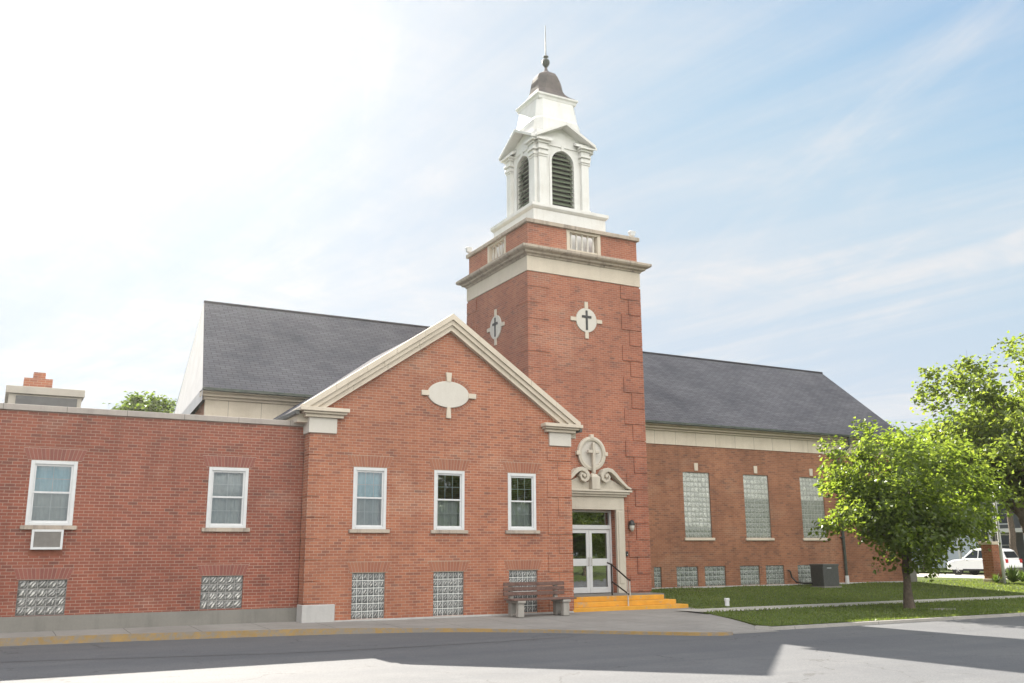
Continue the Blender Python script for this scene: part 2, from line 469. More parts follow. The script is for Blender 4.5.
MT['bronze'] = plain_mat('dark_bronze_pipe', (.05, .04, .035), .4, .6)
MT['steel'] = plain_mat('pale_steel_post', (.55, .52, .48), .4, .4)
MT['grey_metal'] = plain_mat('grey_metal', (.32, .33, .34), .45, .3)
MT['dark_metal'] = plain_mat('dark_grey_metal', (.085, .088, .085), .5, .2)
MT['beige_panel'] = plain_mat('beige_stucco_panel', (.42, .385, .335), .8, var=.08, nscale=2)
MT['grey_panel'] = plain_mat('grey_siding', (.11, .11, .11), .7, var=.1)
MT['shingle'] = shingle_mat('slate_grey_shingle', (.122, .124, .138), (.096, .098, .11))
MT['shingle_dark'] = shingle_mat('charcoal_shingle', (.06, .058, .058), (.04, .04, .042))
MT['end_siding'] = plain_mat('pale_end_siding', (.55, .54, .55), .7, var=.08, nscale=1.5)
MT['pane'] = pane_mat('window_glass', .15)
MT['pane_door'] = pane_mat('door_glass', .30, (.35, .38, .36))
MT['curtain'] = plain_mat('sheer_curtain', (.50, .52, .50), .9, var=.1, nscale=3)
MT['blind'] = plain_mat('pale_blue_blind', (.42, .64, .72), .9, var=.06, nscale=3)
MT['gb_annex'] = glass_block_mat('wavy_glass_block', (.20, .20, .185), (.06, .062, .06), (.22, .21, .20), spark=.9)
MT['gb_gable'] = glass_block_mat('clear_glass_block', (.20, .21, .205), (.03, .034, .036), (.62, .63, .60), spark=.6)
MT['gb_light'] = glass_block_mat('pale_glass_block', (.60, .62, .57), (.24, .26, .235), (.26, .265, .245), spark=.5)
MT['gb_dark'] = glass_block_mat('grey_green_glass_block', (.25, .27, .235), (.14, .16, .14), (.34, .35, .32), spark=.25)
MT['gb_base'] = glass_block_mat('dull_glass_block', (.24, .27, .25), (.06, .072, .068), (.38, .40, .37), spark=.35)
MT['road'] = road_mat()
MT['walk'] = concrete_mat('sidewalk_concrete', (.29, .278, .258), (.21, .20, .188), 1.55, 1.6)
MT['path'] = concrete_mat('path_concrete', (.44, .42, .38), (.34, .33, .30), 1.5)
MT['kerb'] = concrete_mat('kerb_concrete', (.38, .36, .33), (.27, .26, .24), 3.0)
MT['yellow_kerb'] = paint_mat('worn_yellow_kerb_paint', (.31, .20, .07), (.20, .175, .145), .42, .60)
MT['yellow_step'] = paint_mat('yellow_step_paint', (.64, .31, .032), (.34, .27, .18), .56, .72, 5)
MT['grass'] = grass_mat('lawn_grass', (.085, .125, .03), (.115, .155, .038), (.16, .16, .065))
MT['blade'] = leaf_mat('grass_blade', (.085, .125, .03), (.115, .16, .04), (.17, .18, .07), .5)
MT['bark'] = plain_mat('tree_bark', (.13, .10, .075), .95, var=.25, nscale=9)
MT['leaf'] = leaf_mat('maple_leaf', (.08, .118, .024), (.112, .16, .032), (.15, .19, .048), .72)
MT['leaf_big'] = leaf_mat('sycamore_leaf', (.078, .112, .026), (.112, .15, .034), (.16, .185, .052), .70)
MT['leaf_far'] = leaf_mat('far_leaf', (.06, .10, .02), (.085, .13, .025), (.11, .15, .035))
MT['wood'] = plain_mat('weathered_red_wood', (.155, .09, .073), .85, var=.25, nscale=11)
MT['bench_stone'] = stone_mat('bench_concrete', (.33, .31, .28), (.19, .18, .165), .6)
MT['car_paint'] = plain_mat('white_car_paint', (.78, .79, .80), .18, var=.01)
MT['tyre'] = plain_mat('tyre_rubber', (.02, .02, .02), .8)
MT['rim'] = plain_mat('alloy_rim', (.55, .55, .56), .3, .7)
MT['car_glass'] = plain_mat('dark_car_glass', (.02, .025, .03), .05)
MT['siding'] = plain_mat('blue_grey_siding', (.33, .38, .43), .7, var=.06)
MT['siding_dark'] = plain_mat('dark_house_siding', (.10, .105, .11), .75, var=.1)
MT['flag_red'] = plain_mat('flag_red_cloth', (.42, .03, .035), .8, var=.05)
MT['flag_white'] = plain_mat('flag_white_cloth', (.75, .73, .70), .8, var=.03)
MT['flag_blue'] = plain_mat('flag_blue_cloth', (.03, .05, .17), .8, var=.05)
MT['yucca'] = leaf_mat('yucca_leaf', (.07, .12, .03), (.11, .17, .05), (.15, .20, .07), .35)
MT['tar'] = plain_mat('tar_seam', (.05, .05, .052), .7)
MT['lamp_glass'] = plain_mat('lamp_glass', (.45, .43, .38), .25)
MT['red_lens'] = plain_mat('red_lens', (.4, .02, .02), .2)
MT['ac_grille'] = plain_mat('taupe_grille', (.30, .275, .25), .6)
MT['foil'] = plain_mat('rusty_stain_board', (.20, .06, .03), .8)

# ------------------------------------------------------------------ mesh helpers
def origin_of(parent):
    v = Vector((0, 0, 0))
    while parent is not None:
        v += parent.location; parent = parent.parent
    return v
class MB:
    def __init__(s): s.v = []; s.f = []; s.uv = []; s.mi = []
    def add(s, vs, fs, uvs=None, mi=0):
        o = len(s.v); s.v += [tuple(a) for a in vs]
        for i, f in enumerate(fs):
            s.f.append(tuple(o + k for k in f)); s.mi.append(mi)
            s.uv.append(uvs[i] if uvs else None)
    def box(s, x0, x1, y0, y1, z0, z1, mi=0):
        s.add([(x0, y0, z0), (x1, y0, z0), (x1, y1, z0), (x0, y1, z0), (x0, y0, z1), (x1, y0, z1), (x1, y1, z1), (x0, y1, z1)],
              [(0, 3, 2, 1), (4, 5, 6, 7), (0, 1, 5, 4), (1, 2, 6, 5), (2, 3, 7, 6), (3, 0, 4, 7)], mi=mi)
        return s
    def quad(s, a, b, c, d, uv=None, mi=0):
        s.add([a, b, c, d], [(0, 1, 2, 3)], [uv] if uv else None, mi); return s
    def prism(s, poly, y0, y1, axis='y', mi=0):
        """polygon (u, z) counter-clockwise seen from -axis, pushed along the axis"""
        n = len(poly)
        if axis == 'y': P = [(u, y0, z) for u, z in poly] + [(u, y1, z) for u, z in poly]
        elif axis == 'x': P = [(y0, u, z) for u, z in poly] + [(y1, u, z) for u, z in poly]
        else: P = [(u, z, y0) for u, z in poly] + [(u, z, y1) for u, z in poly]
        fs = [tuple(range(n)), tuple(range(2 * n - 1, n - 1, -1))]
        for i in range(n):
            j = (i + 1) % n; fs.append((i, i + n, j + n, j))
        s.add(P, fs, mi=mi); return s
    def tube(s, path, rad, n=8, caps=True, mi=0):
        path = [Vector(p) for p in path]
        if not isinstance(rad, (list, tuple)): rad = [rad] * len(path)
        rings = []; side = None
        for i, p in enumerate(path):
            d = (path[min(i + 1, len(path) - 1)] - path[max(i - 1, 0)]).normalized()
            if side is None:
                side = d.orthogonal().normalized()
            side = (side - d * side.dot(d)).normalized()
            o = d.cross(side)
            rings.append([p + (side * math.cos(2 * math.pi * k / n) + o * math.sin(2 * math.pi * k / n)) * rad[i] for k in range(n)])
        vs = [v for r in rings for v in r]; fs = []
        for i in range(len(path) - 1):
            for k in range(n):
                a, b = i * n + k, i * n + (k + 1) % n
                fs.append((a, b, b + n, a + n))
        if caps:
            fs.append(tuple(range(n - 1, -1, -1))); fs.append(tuple(range((len(path) - 1) * n, len(path) * n)))
        s.add(vs, fs, mi=mi); return s
    def lathe(s, cx, cy, prof, n=20, axis='z', mi=0, cz=0):
        vs = []; fs = []
        for r, z in prof:
            for k in range(n):
                a = 2 * math.pi * k / n
                c, d = r * math.cos(a), r * math.sin(a)
                vs.append((cx + c, cy + d, z) if axis == 'z' else ((cx + c, cy + z, cz + d) if axis == 'y' else (cx + z, cy + c, cz + d)))
        for i in range(len(prof) - 1):
            for k in range(n):
                a, b = i * n + k, i * n + (k + 1) % n
                fs.append((a, b, b + n, a + n))
        fs.append(tuple(range(n - 1, -1, -1))); fs.append(tuple(range((len(prof) - 1) * n, len(prof) * n)))
        s.add(vs, fs, mi=mi); return s
    def loft(s, rings, mi=0):
        n = len(rings[0]); vs = [v for r in rings for v in r]; fs = []
        for i in range(len(rings) - 1):
            for k in range(n):
                a, b = i * n + k, i * n + (k + 1) % n
                fs.append((a, b, b + n, a + n))
        fs.append(tuple(range(n - 1, -1, -1))); fs.append(tuple(range((len(rings) - 1) * n, len(rings) * n)))
        s.add(vs, fs, mi=mi); return s
    def build(s, name, mat, parent=None, bevel=0., smooth=False, fix=True, label=None, segs=2):
        me = bpy.data.meshes.new(name)
        o = origin_of(parent)
        me.from_pydata([(a - o.x, b - o.y, c - o.z) for a, b, c in s.v], [], s.f)
        mats = mat if isinstance(mat, (list, tuple)) else [mat]
        for m in mats: me.materials.append(m)
        if len(mats) > 1:
            for p, i in zip(me.polygons, s.mi): p.material_index = i
        if any(s.uv):
            l = me.uv_layers.new(name='UVMap')
            for p, u in zip(me.polygons, s.uv):
                if u:
                    for li, c in zip(p.loop_indices, u): l.data[li].uv = c
        if fix:
            bm = bmesh.new(); bm.from_mesh(me)
            bmesh.ops.recalc_face_normals(bm, faces=bm.faces)
            bm.to_mesh(me); bm.free()
        if smooth:
            for p in me.polygons: p.use_smooth = True
        me.update()
        ob = bpy.data.objects.new(name, me)
        COL.objects.link(ob)
        if parent: ob.parent = parent
        if bevel:
            b = ob.modifiers.new('bevel', 'BEVEL'); b.width = bevel; b.segments = segs; b.limit_method = 'ANGLE'; b.angle_limit = R(40)
        if label: ob['label'] = label
        return ob
def thing(name, label, cat, loc, group=None):
    o = bpy.data.objects.new(name, None); COL.objects.link(o)
    o.empty_display_size = .3
    o.location = loc; o['label'] = label; o['category'] = cat
    if group: o['group'] = group
    return o
def tag(o, label, cat, group=None):
    o['label'] = label; o['category'] = cat
    if group: o['group'] = group
    return o
def struct(o): o['kind'] = 'structure'; return o

def box_part(name, mat, parent, *b, bevel=0., label=None):
    return MB().box(*b).build(name, mat, parent, bevel, label=label)

def wall_front(mb, x0, x1, z0, z1, y, holes, depth=.14, flip=False):
    """front face at y (seen from -y) with rectangular holes and their reveals"""
    xs = sorted({x0, x1, *[h[0] for h in holes], *[h[1] for h in holes]})
    zs = sorted({z0, z1, *[h[2] for h in holes], *[h[3] for h in holes]})
    for i in range(len(xs) - 1):
        for j in range(len(zs) - 1):
            cx, cz = (xs[i] + xs[i + 1]) / 2, (zs[j] + zs[j + 1]) / 2
            if any(h[0] < cx < h[1] and h[2] < cz < h[3] for h in holes): continue
            mb.quad((xs[i], y, zs[j]), (xs[i + 1], y, zs[j]), (xs[i + 1], y, zs[j + 1]), (xs[i], y, zs[j + 1]))
    for a, b, c, d in holes:
        mb.quad((a, y, c), (a, y, d), (a, y + depth, d), (a, y + depth, c))
        mb.quad((b, y, d), (b, y, c), (b, y + depth, c), (b, y + depth, d))
        mb.quad((a, y, d), (b, y, d), (b, y + depth, d), (a, y + depth, d))
        mb.quad((b, y, c), (a, y, c), (a, y + depth, c), (b, y + depth, c))

def lintel(parent, cx, w, z, y, h=.30, mat='soldier', n=None):
    a, b = w / 2 + .03, w / 2 + .03 + h * .38
    n = n or int((2 * a) / .078)
    mb = MB(); y0 = y - .006
    for k in range(n):
        t0, t1 = k / n, (k + 1) / n
        p = [(cx - a + 2 * a * t0, y0, z), (cx - a + 2 * a * t1, y0, z), (cx - b + 2 * b * t1, y0, z + h), (cx - b + 2 * b * t0, y0, z + h)]
        mb.quad(*p, uv=[(k, 0), (k + 1, 0), (k + 1, 1), (k, 1)])
    q = [(cx - a, z), (cx + a, z), (cx + b, z + h), (cx - b, z + h)]
    for i in range(4):
        u, v = q[i], q[(i + 1) % 4]
        mb.quad((u[0], y0, u[1]), (u[0], y + .05, u[1]), (v[0], y + .05, v[1]), (v[0], y0, v[1]), uv=[(.1, .1), (.1, .9), (.9, .9), (.9, .1)])
    return mb.build('lintel', MT[mat], parent, fix=False)

def sash_window(parent, cx, w, z0, z1, y, sill=True, cols=3, drape='curtain', upper_drape=None, label=None):
    """white double hung window set in the brick opening; its pieces are its children"""
    x0, x1 = cx - w / 2, cx + w / 2
    yf = y - .012
    f = .085
    mb = MB()
    mb.box(x0, x0 + f, yf, y + .12, z0, z1); mb.box(x1 - f, x1, yf, y + .12, z0, z1)
    mb.box(x0 + f, x1 - f, yf, y + .12, z1 - f, z1); mb.box(x0 + f, x1 - f, yf - .02, y + .12, z0, z0 + f * .8)
    win = mb.build('window', MT['white'], parent, .006, label=label)
    zm = (z0 + z1) / 2 + .01
    for nm, a, b, yy in (('upper_sash', zm - .02, z1 - f, y + .02), ('lower_sash', z0 + f * .8, zm + .025, y + .05)):
        r = .045
        sb = MB()
        xa, xb = x0 + f, x1 - f
        yy0 = y + .022 if nm == 'upper_sash' else y + .030
        sb.box(xa, xa + r, yy0, yy0 + .04, a, b); sb.box(xb - r, xb, yy0, yy0 + .04, a, b)
        sb.box(xa + r, xb - r, yy0, yy0 + .04, a, a + r); sb.box(xa + r, xb - r, yy0, yy0 + .04, b - r, b)
        # grid bars inside the glass
        for k in range(1, cols):
            xx = xa + r + (xb - xa - 2 * r) * k / cols
            sb.box(xx - .008, xx + .008, yy0 + .024, yy0 + .034, a + r, b - r)
        zz = (a + b) / 2
        sb.box(xa + r, xb - r, yy0 + .0245, yy0 + .0335, zz - .008, zz + .008)
        s_ = sb.build(nm, MT['white'], win)
        MB().quad((xa + r, yy0 + .018, a + r), (xb - r, yy0 + .018, a + r), (xb - r, yy0 + .018, b - r), (xa + r, yy0 + .018, b - r)).build('pane', MT['pane'], win, fix=False)
        d = drape if nm == 'lower_sash' or upper_drape is None else upper_drape     # False: no drape
        if d:
            cb = MB(); n = 26
            for k in range(n):
                u0 = x0 + (x1 - x0) * k / n; u1 = x0 + (x1 - x0) * (k + 1) / n
                ya = y + .17 + .018 * math.sin(k * 1.7); yb = y + .17 + .018 * math.sin((k + 1) * 1.7)
                cb.quad((u0, ya, a), (u1, yb, a), (u1, yb, b), (u0, ya, b))
            cb.build(d if d != 'blind' else 'window_blind', MT[d], win, fix=False)
    if sill:
        MB().box(x0 - .1, x1 + .1, y - .07, y + .03, z0 - .1, z0 - .003).build('sill', MT['stone_dirty'], win, .008)
    return win

def block_window(parent, x0, x1, z0, z1, y, cols, rows, mat, name='glass_block_window', split=None, mat2=None, frame=True):
    yy = y + .05
    def panel(za, zb, va, vb, m, nm, par):
        return MB().quad((x0, yy, za), (x1, yy, za), (x1, yy, zb), (x0, yy, zb), uv=[(0, va), (cols, va), (cols, vb), (0, vb)]).build(nm, MT[m], par, fix=False)
    if split is None:
        return panel(z0, z1, 0, rows, mat, name, parent)
    zs = z1 - (z1 - z0) * split / rows
    p = panel(zs, z1, rows - split, rows, mat, name, parent)
    panel(z0, zs, 0, rows - split, mat2, 'lower_blocks', p)
    return p

def quoins(parent, cx, cy, sx, sy, z0, z1, hgt=.58, long=.85, short=.5, th=.03, mat='quoin', start=0, side_long=None):
    """brick quoin blocks wrapped round a vertical corner; sx, sy point from the corner into the walls"""
    k = start; z = z0
    while z + hgt * .6 < z1:
        zt = min(z + hgt, z1)
        lx, ly = (long, short) if k % 2 == 0 else (short, long)
        if side_long == 0: ly = .06
        x0, x1 = sorted((cx - sx * th, cx + sx * lx)); y0, y1 = sorted((cy - sy * th, cy + sy * .02))
        mb = MB().box(x0, x1, y0, y1, z + .012, zt - .012)
        if ly > .1:
            xa, xb = sorted((cx - sx * th, cx + sx * .02)); ya, yb = sorted((cy + sy * .02, cy + sy * ly))
            mb.box(xa, xb, ya, yb, z + .012, zt - .012)
        mb.build('quoin', MT[mat], parent, fix=True)
        z += hgt; k += 1

# ------------------------------------------------------------------ ground
def zl(y):
    pts = [(-500, -.06), (18.4, -.06), (22.6, .03), (24.3, .05), (25.3, .09), (30.5, .43), (60, .5), (500, .5)]
    for (a, za), (b, zb) in zip(pts, pts[1:]):
        if y <= b: return za + (zb - za) * max(0, (y - a)) / (b - a)
    return pts[-1][1]
ROADZ = -.118
mb = MB(); mb.quad((-1500, -1500, -.34), (1500, -1500, -.34), (1500, 1500, -.34), (-1500, 1500, -.34))
struct(mb.build('ground', MT['grass'], fix=False))
mb = MB(); mb.quad((-160, -4.5, ROADZ), (44, -4.5, ROADZ), (44, 27, ROADZ), (-160, 27, ROADZ))
mb.quad((44, -4.5, ROADZ), (200, -4.5, ROADZ), (200, 18.3, ROADZ), (44, 18.3, ROADZ))
struct(mb.build('road', MT['road'], fix=False))
# kerb line of the pavement (measured on the place)
KL = [(-40, 25.2), (-12, 24.7), (-4, 24.4), (.45, 24.25), (3.2, 24.0), (7.6, 23.3), (9.4, 22.75), (11.0, 21.9), (12.5, 20.55), (13.7, 19.15), (14.5, 18.3), (15.1, 17.8), (15.5, 17.75), (15.72, 18.0), (15.8, 18.6), (15.82, 19.4)]
def smooth_line(p, it=2):
    for _ in range(it):
        q = [p[0]]
        for a, b in zip(p, p[1:]):
            q += [(a[0] * .75 + b[0] * .25, a[1] * .75 + b[1] * .25), (a[0] * .25 + b[0] * .75, a[1] * .25 + b[1] * .75)]
        q.append(p[-1]); p = q
    return p
KLs = smooth_line(KL)
def offset_line(p, d):
    q = []
    for i, a in enumerate(p):
        b = p[min(i + 1, len(p) - 1)]; c = p[max(i - 1, 0)]
        t = Vector((b[0] - c[0], b[1] - c[1])).normalized()
        q.append((a[0] - t.y * d, a[1] + t.x * d))
    return q
def kerb(name, line, zt, mat, wdt=.16, zb=-.33):
    inn = offset_line(line, wdt); mb = MB()
    face = offset_line(line, -.02)
    for i in range(len(line) - 1):
        a, b, c, d = line[i], line[i + 1], inn[i + 1], inn[i]
        za, zb2 = zt(a), zt(b)
        mb.quad((a[0], a[1], za), (b[0], b[1], zb2), (c[0], c[1], zb2), (d[0], d[1], za))
        e, f = face[i], face[i + 1]
        mb.quad((e[0], e[1], zb), (f[0], f[1], zb), (b[0], b[1], zb2), (a[0], a[1], za))
    a, d = line[-1], inn[-1]
    mb.quad((a[0], a[1], zb), (d[0], d[1], zb), (d[0], d[1], zt(d)), (a[0], a[1], zt(a)))
    a, d = line[0], inn[0]
    mb.quad((a[0], a[1], zb), (d[0], d[1], zb), (d[0], d[1], zt(d)), (a[0], a[1], zt(a)))
    return struct(mb.build(name, mat))
def zk(p):  # pavement height
    x, y = p[0], p[1]
    return -.05 + .09 * max(0, min(1, (y - 21.5) / 4)) + (.03 if x < 7 else .03 * max(0, 1 - (x - 7) / 3))
kerb('yellow_kerb', KLs, lambda p: zk(p) + .004 - (.075 * min(1, max(0, (p[1] - 17.75) / 1.4)) if p[0] > 15.4 else 0), MT['yellow_kerb'], .13)
inner = offset_line(KLs, .13)
mb = MB()
def wall_y(x): return 25.9 if x < 7.6 else (25.4 if x < 16 else 25.4)
for a, b in zip(inner, inner[1:]):
    ya, yb = wall_y((a[0] + b[0]) / 2), wall_y((a[0] + b[0]) / 2)
    n = 5
    for k in range(n):
        t0, t1 = k / n, (k + 1) / n
        P = [(a[0], a[1] + (ya - a[1]) * t0), (b[0], b[1] + (yb - b[1]) * t0), (b[0], b[1] + (yb - b[1]) * t1), (a[0], a[1] + (ya - a[1]) * t1)]
        mb.quad(*[(x, y, zk((x, y))) for x, y in P])
# apron to the right of the kerb end: runs down to the road
def apron_edge(y): return 17.25 + (y - 18.2) * .36          # lawn boundary
ys = [17.95 + (25.4 - 17.95) * k / 18 for k in range(19)]
def apron_pt(y, t):
    xl_ = 15.64 if y < 23 else 15.66
    xr = apron_edge(y) if y < 22.9 else 20.34
    x = xl_ + (xr - xl_) * t
    d = max(0, min(1, (20.8 - y) / 2.4)); d = d * d * (3 - 2 * d)
    z = zk((x, y)) * (1 - d) + (ROADZ + .006) * d
    e = t ** 3 * max(0, min(1, (y - 19.3) / 1.5))
    return (x, y, z * (1 - e) + (zl(y) - .012 - (.05 if y > 24.1 else 0)) * e)
for y0, y1 in zip(ys, ys[1:]):
    for k in range(6):
        mb.quad(apron_pt(y0, k / 6), apron_pt(y0, (k + 1) / 6), apron_pt(y1, (k + 1) / 6), apron_pt(y1, k / 6))
struct(mb.build('pavement', MT['walk'], fix=False))
# lawn in front of the hall
mb = MB()
ny = 26
YS = sorted([18.42 + (30.6 - 18.42) * k / ny for k in range(ny + 1)] + [22.9, 24.2])
random.seed(3)
def lawn_z(x, y): return zl(y) - .09 * max(0, min(1, (22.2 - x) / 1.8)) * max(0, min(1, (27.5 - y) / 1.5)) * (y > 24.1) + .02 * math.sin(x * 1.7 + y) * math.sin(y * 1.3)
for y0, y1 in zip(YS, YS[1:]):
    if 22.89 < (y0 + y1) / 2 < 24.21 : continue
    n = 40
    def xl(y): return apron_edge(y) if y < 24 else (20.28 if y < 27.7 else 20.5)
    for k in range(n):
        a = [(xl(y) + (44 - xl(y)) * t, y) for y, t in ((y0, k / n), (y0, (k + 1) / n), (y1, (k + 1) / n), (y1, k / n))]
        mb.quad(*[(x, y, zl(y) + .03 if y < 18.5 else lawn_z(x, y)) for x, y in a])
for y0, y1 in ((30.6, 45), (45, 80), (80, 140)):
    mb.quad((37.3, y0, zl(y0)), (44, y0, zl(y0)), (44, y1, zl(y1)), (37.3, y1, zl(y1)))
for y0, y1 in zip(YS, YS[1:]):     # turf edge against the apron
    mb.quad((xl(y0), y0, -.4), (xl(y1), y1, -.4), (xl(y1), y1, lawn_z(xl(y1), y1)), (xl(y0), y0, lawn_z(xl(y0), y0)))
struct(mb.build('lawn', MT['grass'], fix=False))
mb = MB()
for k in range(24):
    a, b = 18.9 + k * (44 - 18.9) / 24, 18.9 + (k + 1) * (44 - 18.9) / 24
    mb.quad((a, 22.9, zl(22.9) + .008), (b, 22.9, zl(22.9) + .008), (b, 24.2, zl(24.2) + .008), (a, 24.2, zl(24.2) + .008))
struct(mb.build('lawn_path', MT['path'], fix=False))
LK = smooth_line([(17.1, 18.75), (17.35, 18.35), (17.9, 18.28), (30, 18.3), (41, 18.3), (43.2, 18.9), (44, 20.5), (44, 60), (44, 140)], 2)
kerb('lawn_kerb', LK, lambda p: zl(p[1]) + .02, MT['kerb'], .17)
# cross street and the far lawn
mb = MB()
YY = [18.3, 20, 22.6, 26, 30.5, 45, 80, 140]
for y0, y1 in zip(YY, YY[1:]):
    mb.quad((44.02, y0, max(ROADZ, zl(y0) - .12) if y0 > 18.4 else ROADZ), (55.2, y0, max(ROADZ, zl(y0) - .12) if y0 > 18.4 else ROADZ), (55.2, y1, zl(y1) - .12), (44.02, y1, zl(y1) - .12))
struct(mb.build('cross_street', MT['path'], fix=False))
mb = MB()
for y0, y1 in zip(YY, YY[1:]):
    mb.quad((55.2, y0, zl(y0)), (170, y0, zl(y0)), (170, y1, zl(y1)), (55.2, y1, zl(y1)))
struct(mb.build('far_lawn', MT['grass'], fix=False))
mb = MB(); mb.quad((-160, -60, -.10), (200, -60, -.10), (200, -4.5, -.10), (-160, -4.5, -.10))
struct(mb.build('opposite_lawn', MT['grass'], fix=False))
# tar seam in the asphalt, z 4 mm above it
seam = smooth_line([(-30, 22.3), (-8, 21.3), (.4, 20.6), (3, 19.9), (6, 19.2), (9, 19.15), (12, 19.4)], 2)
mb = MB()
random.seed(5)
sw = [.02 + .014 * random.random() for _ in seam]
so = [(x, y + random.uniform(-.03, .03)) for x, y in seam]
for i in range(len(so) - 1):
    (xa, ya), (xb, yb) = so[i], so[i + 1]
    mb.quad((xa, ya - sw[i], ROADZ + .004), (xb, yb - sw[i + 1], ROADZ + .004), (xb, yb + sw[i + 1], ROADZ + .004), (xa, ya + sw[i], ROADZ + .004))
struct(mb.build('road_seam', MT['tar'], fix=False))

# grass blades (nobody could count them)
random.seed(11)
mb = MB()
def tuft(x, y, z, s):
    a = random.random() * math.pi; h = s * random.uniform(.6, 1.3); w_ = .012 + .01 * random.random()
    dx, dy = math.cos(a) * w_, math.sin(a) * w_
    lx, ly = random.gauss(0, .4) * h, random.gauss(0, .4) * h
    mb.add([(x - dx, y - dy, z), (x + dx, y + dy, z), (x + lx, y + ly, z + h)], [(0, 1, 2)])
for _ in range(42000):
    y = 18.5 + 12 * random.random() ** 1.35
    if 22.92 < y < 24.18: continue
    xl_ = (apron_edge(y) if y < 24 else 20.5) + .03
    x = xl_ + (43.9 - xl_) * random.random()
    tuft(x, y, lawn_z(x, y) - .005, .055)
for _ in range(2500):           # ragged edge along path and kerb
    x = 18 + 26 * random.random(); y = random.choice((22.9, 24.2, 18.5)) + random.gauss(0, .03)
    if x > apron_edge(min(y, 24)) + .1: tuft(x, y, zl(y) + .01, .06)
g = mb.build('grass', MT['blade'], fix=False); g['kind'] = 'stuff'

# ------------------------------------------------------------------ flat roofed annex (left)
LY = 25.7
ax0, ax1 = -9.0, 7.43
annex = thing('flat_roofed_annex', 'low flat roofed dark red brick annex left of the gabled wing', 'building', (-.8, 28, 0))
AW = [(1.25, 1.03, 2.52, 4.07), (5.44, 1.03, 2.49, 4.06)]
AG = [(.725, 1.775, .425, 1.245), (4.905, 5.965, .445, 1.27)]
holes = [(c - w_ / 2, c + w_ / 2, a, b) for c, w_, a, b in AW] + AG
acx = (.90, 1.59, 1.95, 2.42)
mb = MB()
wall_front(mb, ax0, ax1, .42, 5.26, LY, holes, .2)
mb.quad((ax0, LY, .42), (ax0, 40, .42), (ax0, 40, 5.26), (ax0, LY, 5.26))
mb.quad((ax0, 40, .42), (ax1, 40, .42), (ax1, 40, 5.26), (ax0, 40, 5.26))
mb.build('wall', MT['brick_annex'], annex, fix=False)
mb = MB().box(ax0, ax1, LY - .035, LY + .25, -.2, .415)
mb.build('foundation', MT['found'], annex, .012)
mb = MB().box(ax0, 7.40, LY - .05, LY + .32, 5.263, 5.41)
mb.build('coping', MT['coping'], annex, .012)
MB().box(ax0, 7.40, LY + .33, 40, 5.05, 5.2).build('flat_roof', MT['grey_panel'], annex)
for i, (c, w_, a, b) in enumerate(AW):
    sash_window(annex, c, w_, a, b, LY, True, 2, 'curtain', 'blind' if i == 0 else 'curtain')
    lintel(annex, c, w_ + .1, b + .004, LY, .30, 'soldier_annex')
for a, b, c, d in AG:
    block_window(annex, a, b, c, d, LY, 5, 4, 'gb_annex')
    lintel(annex, (a + b) / 2, b - a, d + .004, LY, .28, 'soldier_annex')
# brick patch stained below the cooler
MB().box(acx[0] - .03, acx[1] + .02, LY - .004, LY + .03, 1.80, 1.955).build('stained_brick_patch', MT['foil'], annex)
# dark drip joint where annex meets the gabled wing is left to the shadow gap
# rooftop penthouse and chimney
MB().box(.10, 1.93, 29, 33, 5.2, 6.17).box(.02, 2.0, 28.92, 33.05, 6.175, 6.38).build('penthouse', MT['beige_panel'], annex, .01)
ph = MB()
ph.box(.28, 1.82, 28.955, 29.01, 5.3, 6.12); ph.build('penthouse_panel', MT['grey_panel'], annex)
MB().box(.50, 1.32, 33.2, 34.0, 5.2, 7.34).box(.76, 1.11, 33.35, 33.85, 7.343, 7.56).build('chimney', MT['brick_gable'], annex)

ac = thing('wall_air_conditioner', 'white framed wall air conditioner set into brick below the left annex window', 'air conditioner', (1.245, LY, 1.95))
mb = MB(); x0, x1, z0, z1 = acx
t = .055
mb.box(x0, x0 + t, LY - .09, LY + .05, z0, z1); mb.box(x1 - t, x1, LY - .09, LY + .05, z0, z1)
mb.box(x0 + t, x1 - t, LY - .09, LY + .05, z0, z0 + t); mb.box(x0 + t, x1 - t, LY - .09, LY + .05, z1 - t, z1)
mb.build('frame', MT['white'], ac, .006)
mb = MB(); mb.box(x0 + t, x1 - t, LY - .05, LY + .02, z0 + t, z1 - t)
mb.build('backing', MT['grey_metal'], ac)
mb = MB()
for k in range(14):
    z = z0 + t + .012 + (z1 - z0 - 2 * t - .02) * k / 13
    mb.box(x0 + t, x1 - t, LY - .078, LY - .062, z - .005, z + .007)
for k in range(18):
    x = x0 + t + (x1 - x0 - 2 * t) * (k + .5) / 18
    mb.box(x - .003, x + .003, LY - .061, LY - .0525, z0 + t, z1 - t)
mb.build('grille', MT['ac_grille'], ac)

# ------------------------------------------------------------------ gabled wing
GY = 25.2
gx0, gx1, gc = 7.45, 15.79, 11.6
SL = .682
gab = thing('gabled_wing', 'orange brick gabled wing with pale stone rakes beside the bell tower', 'building', (gc, 28, 0))
GW = [(9.205, .98, 2.465, 4.155), (11.635, .97, 2.46, 4.155), (14.05, .97, 2.465, 4.155)]
GB = [(8.76, 9.715, .085, 1.295), (11.16, 12.12, .085, 1.29), (13.585, 14.56, .085, 1.30)]
holes = [(c - w_ / 2, c + w_ / 2, a, b) for c, w_, a, b in GW] + GB
mb = MB()
ztop = 5.58
wall_front(mb, gx0, gx1, 0, ztop, GY, holes, .2)
apex = 8.60
def rake_z(x): return apex - abs(x - gc) * SL
mb.add([(gx0, GY, ztop), (gx1, GY, ztop), (gx1, GY, rake_z(gx1)), (gc, GY, apex), (gx0, GY, rake_z(gx0))], [(0, 1, 2, 3, 4)])
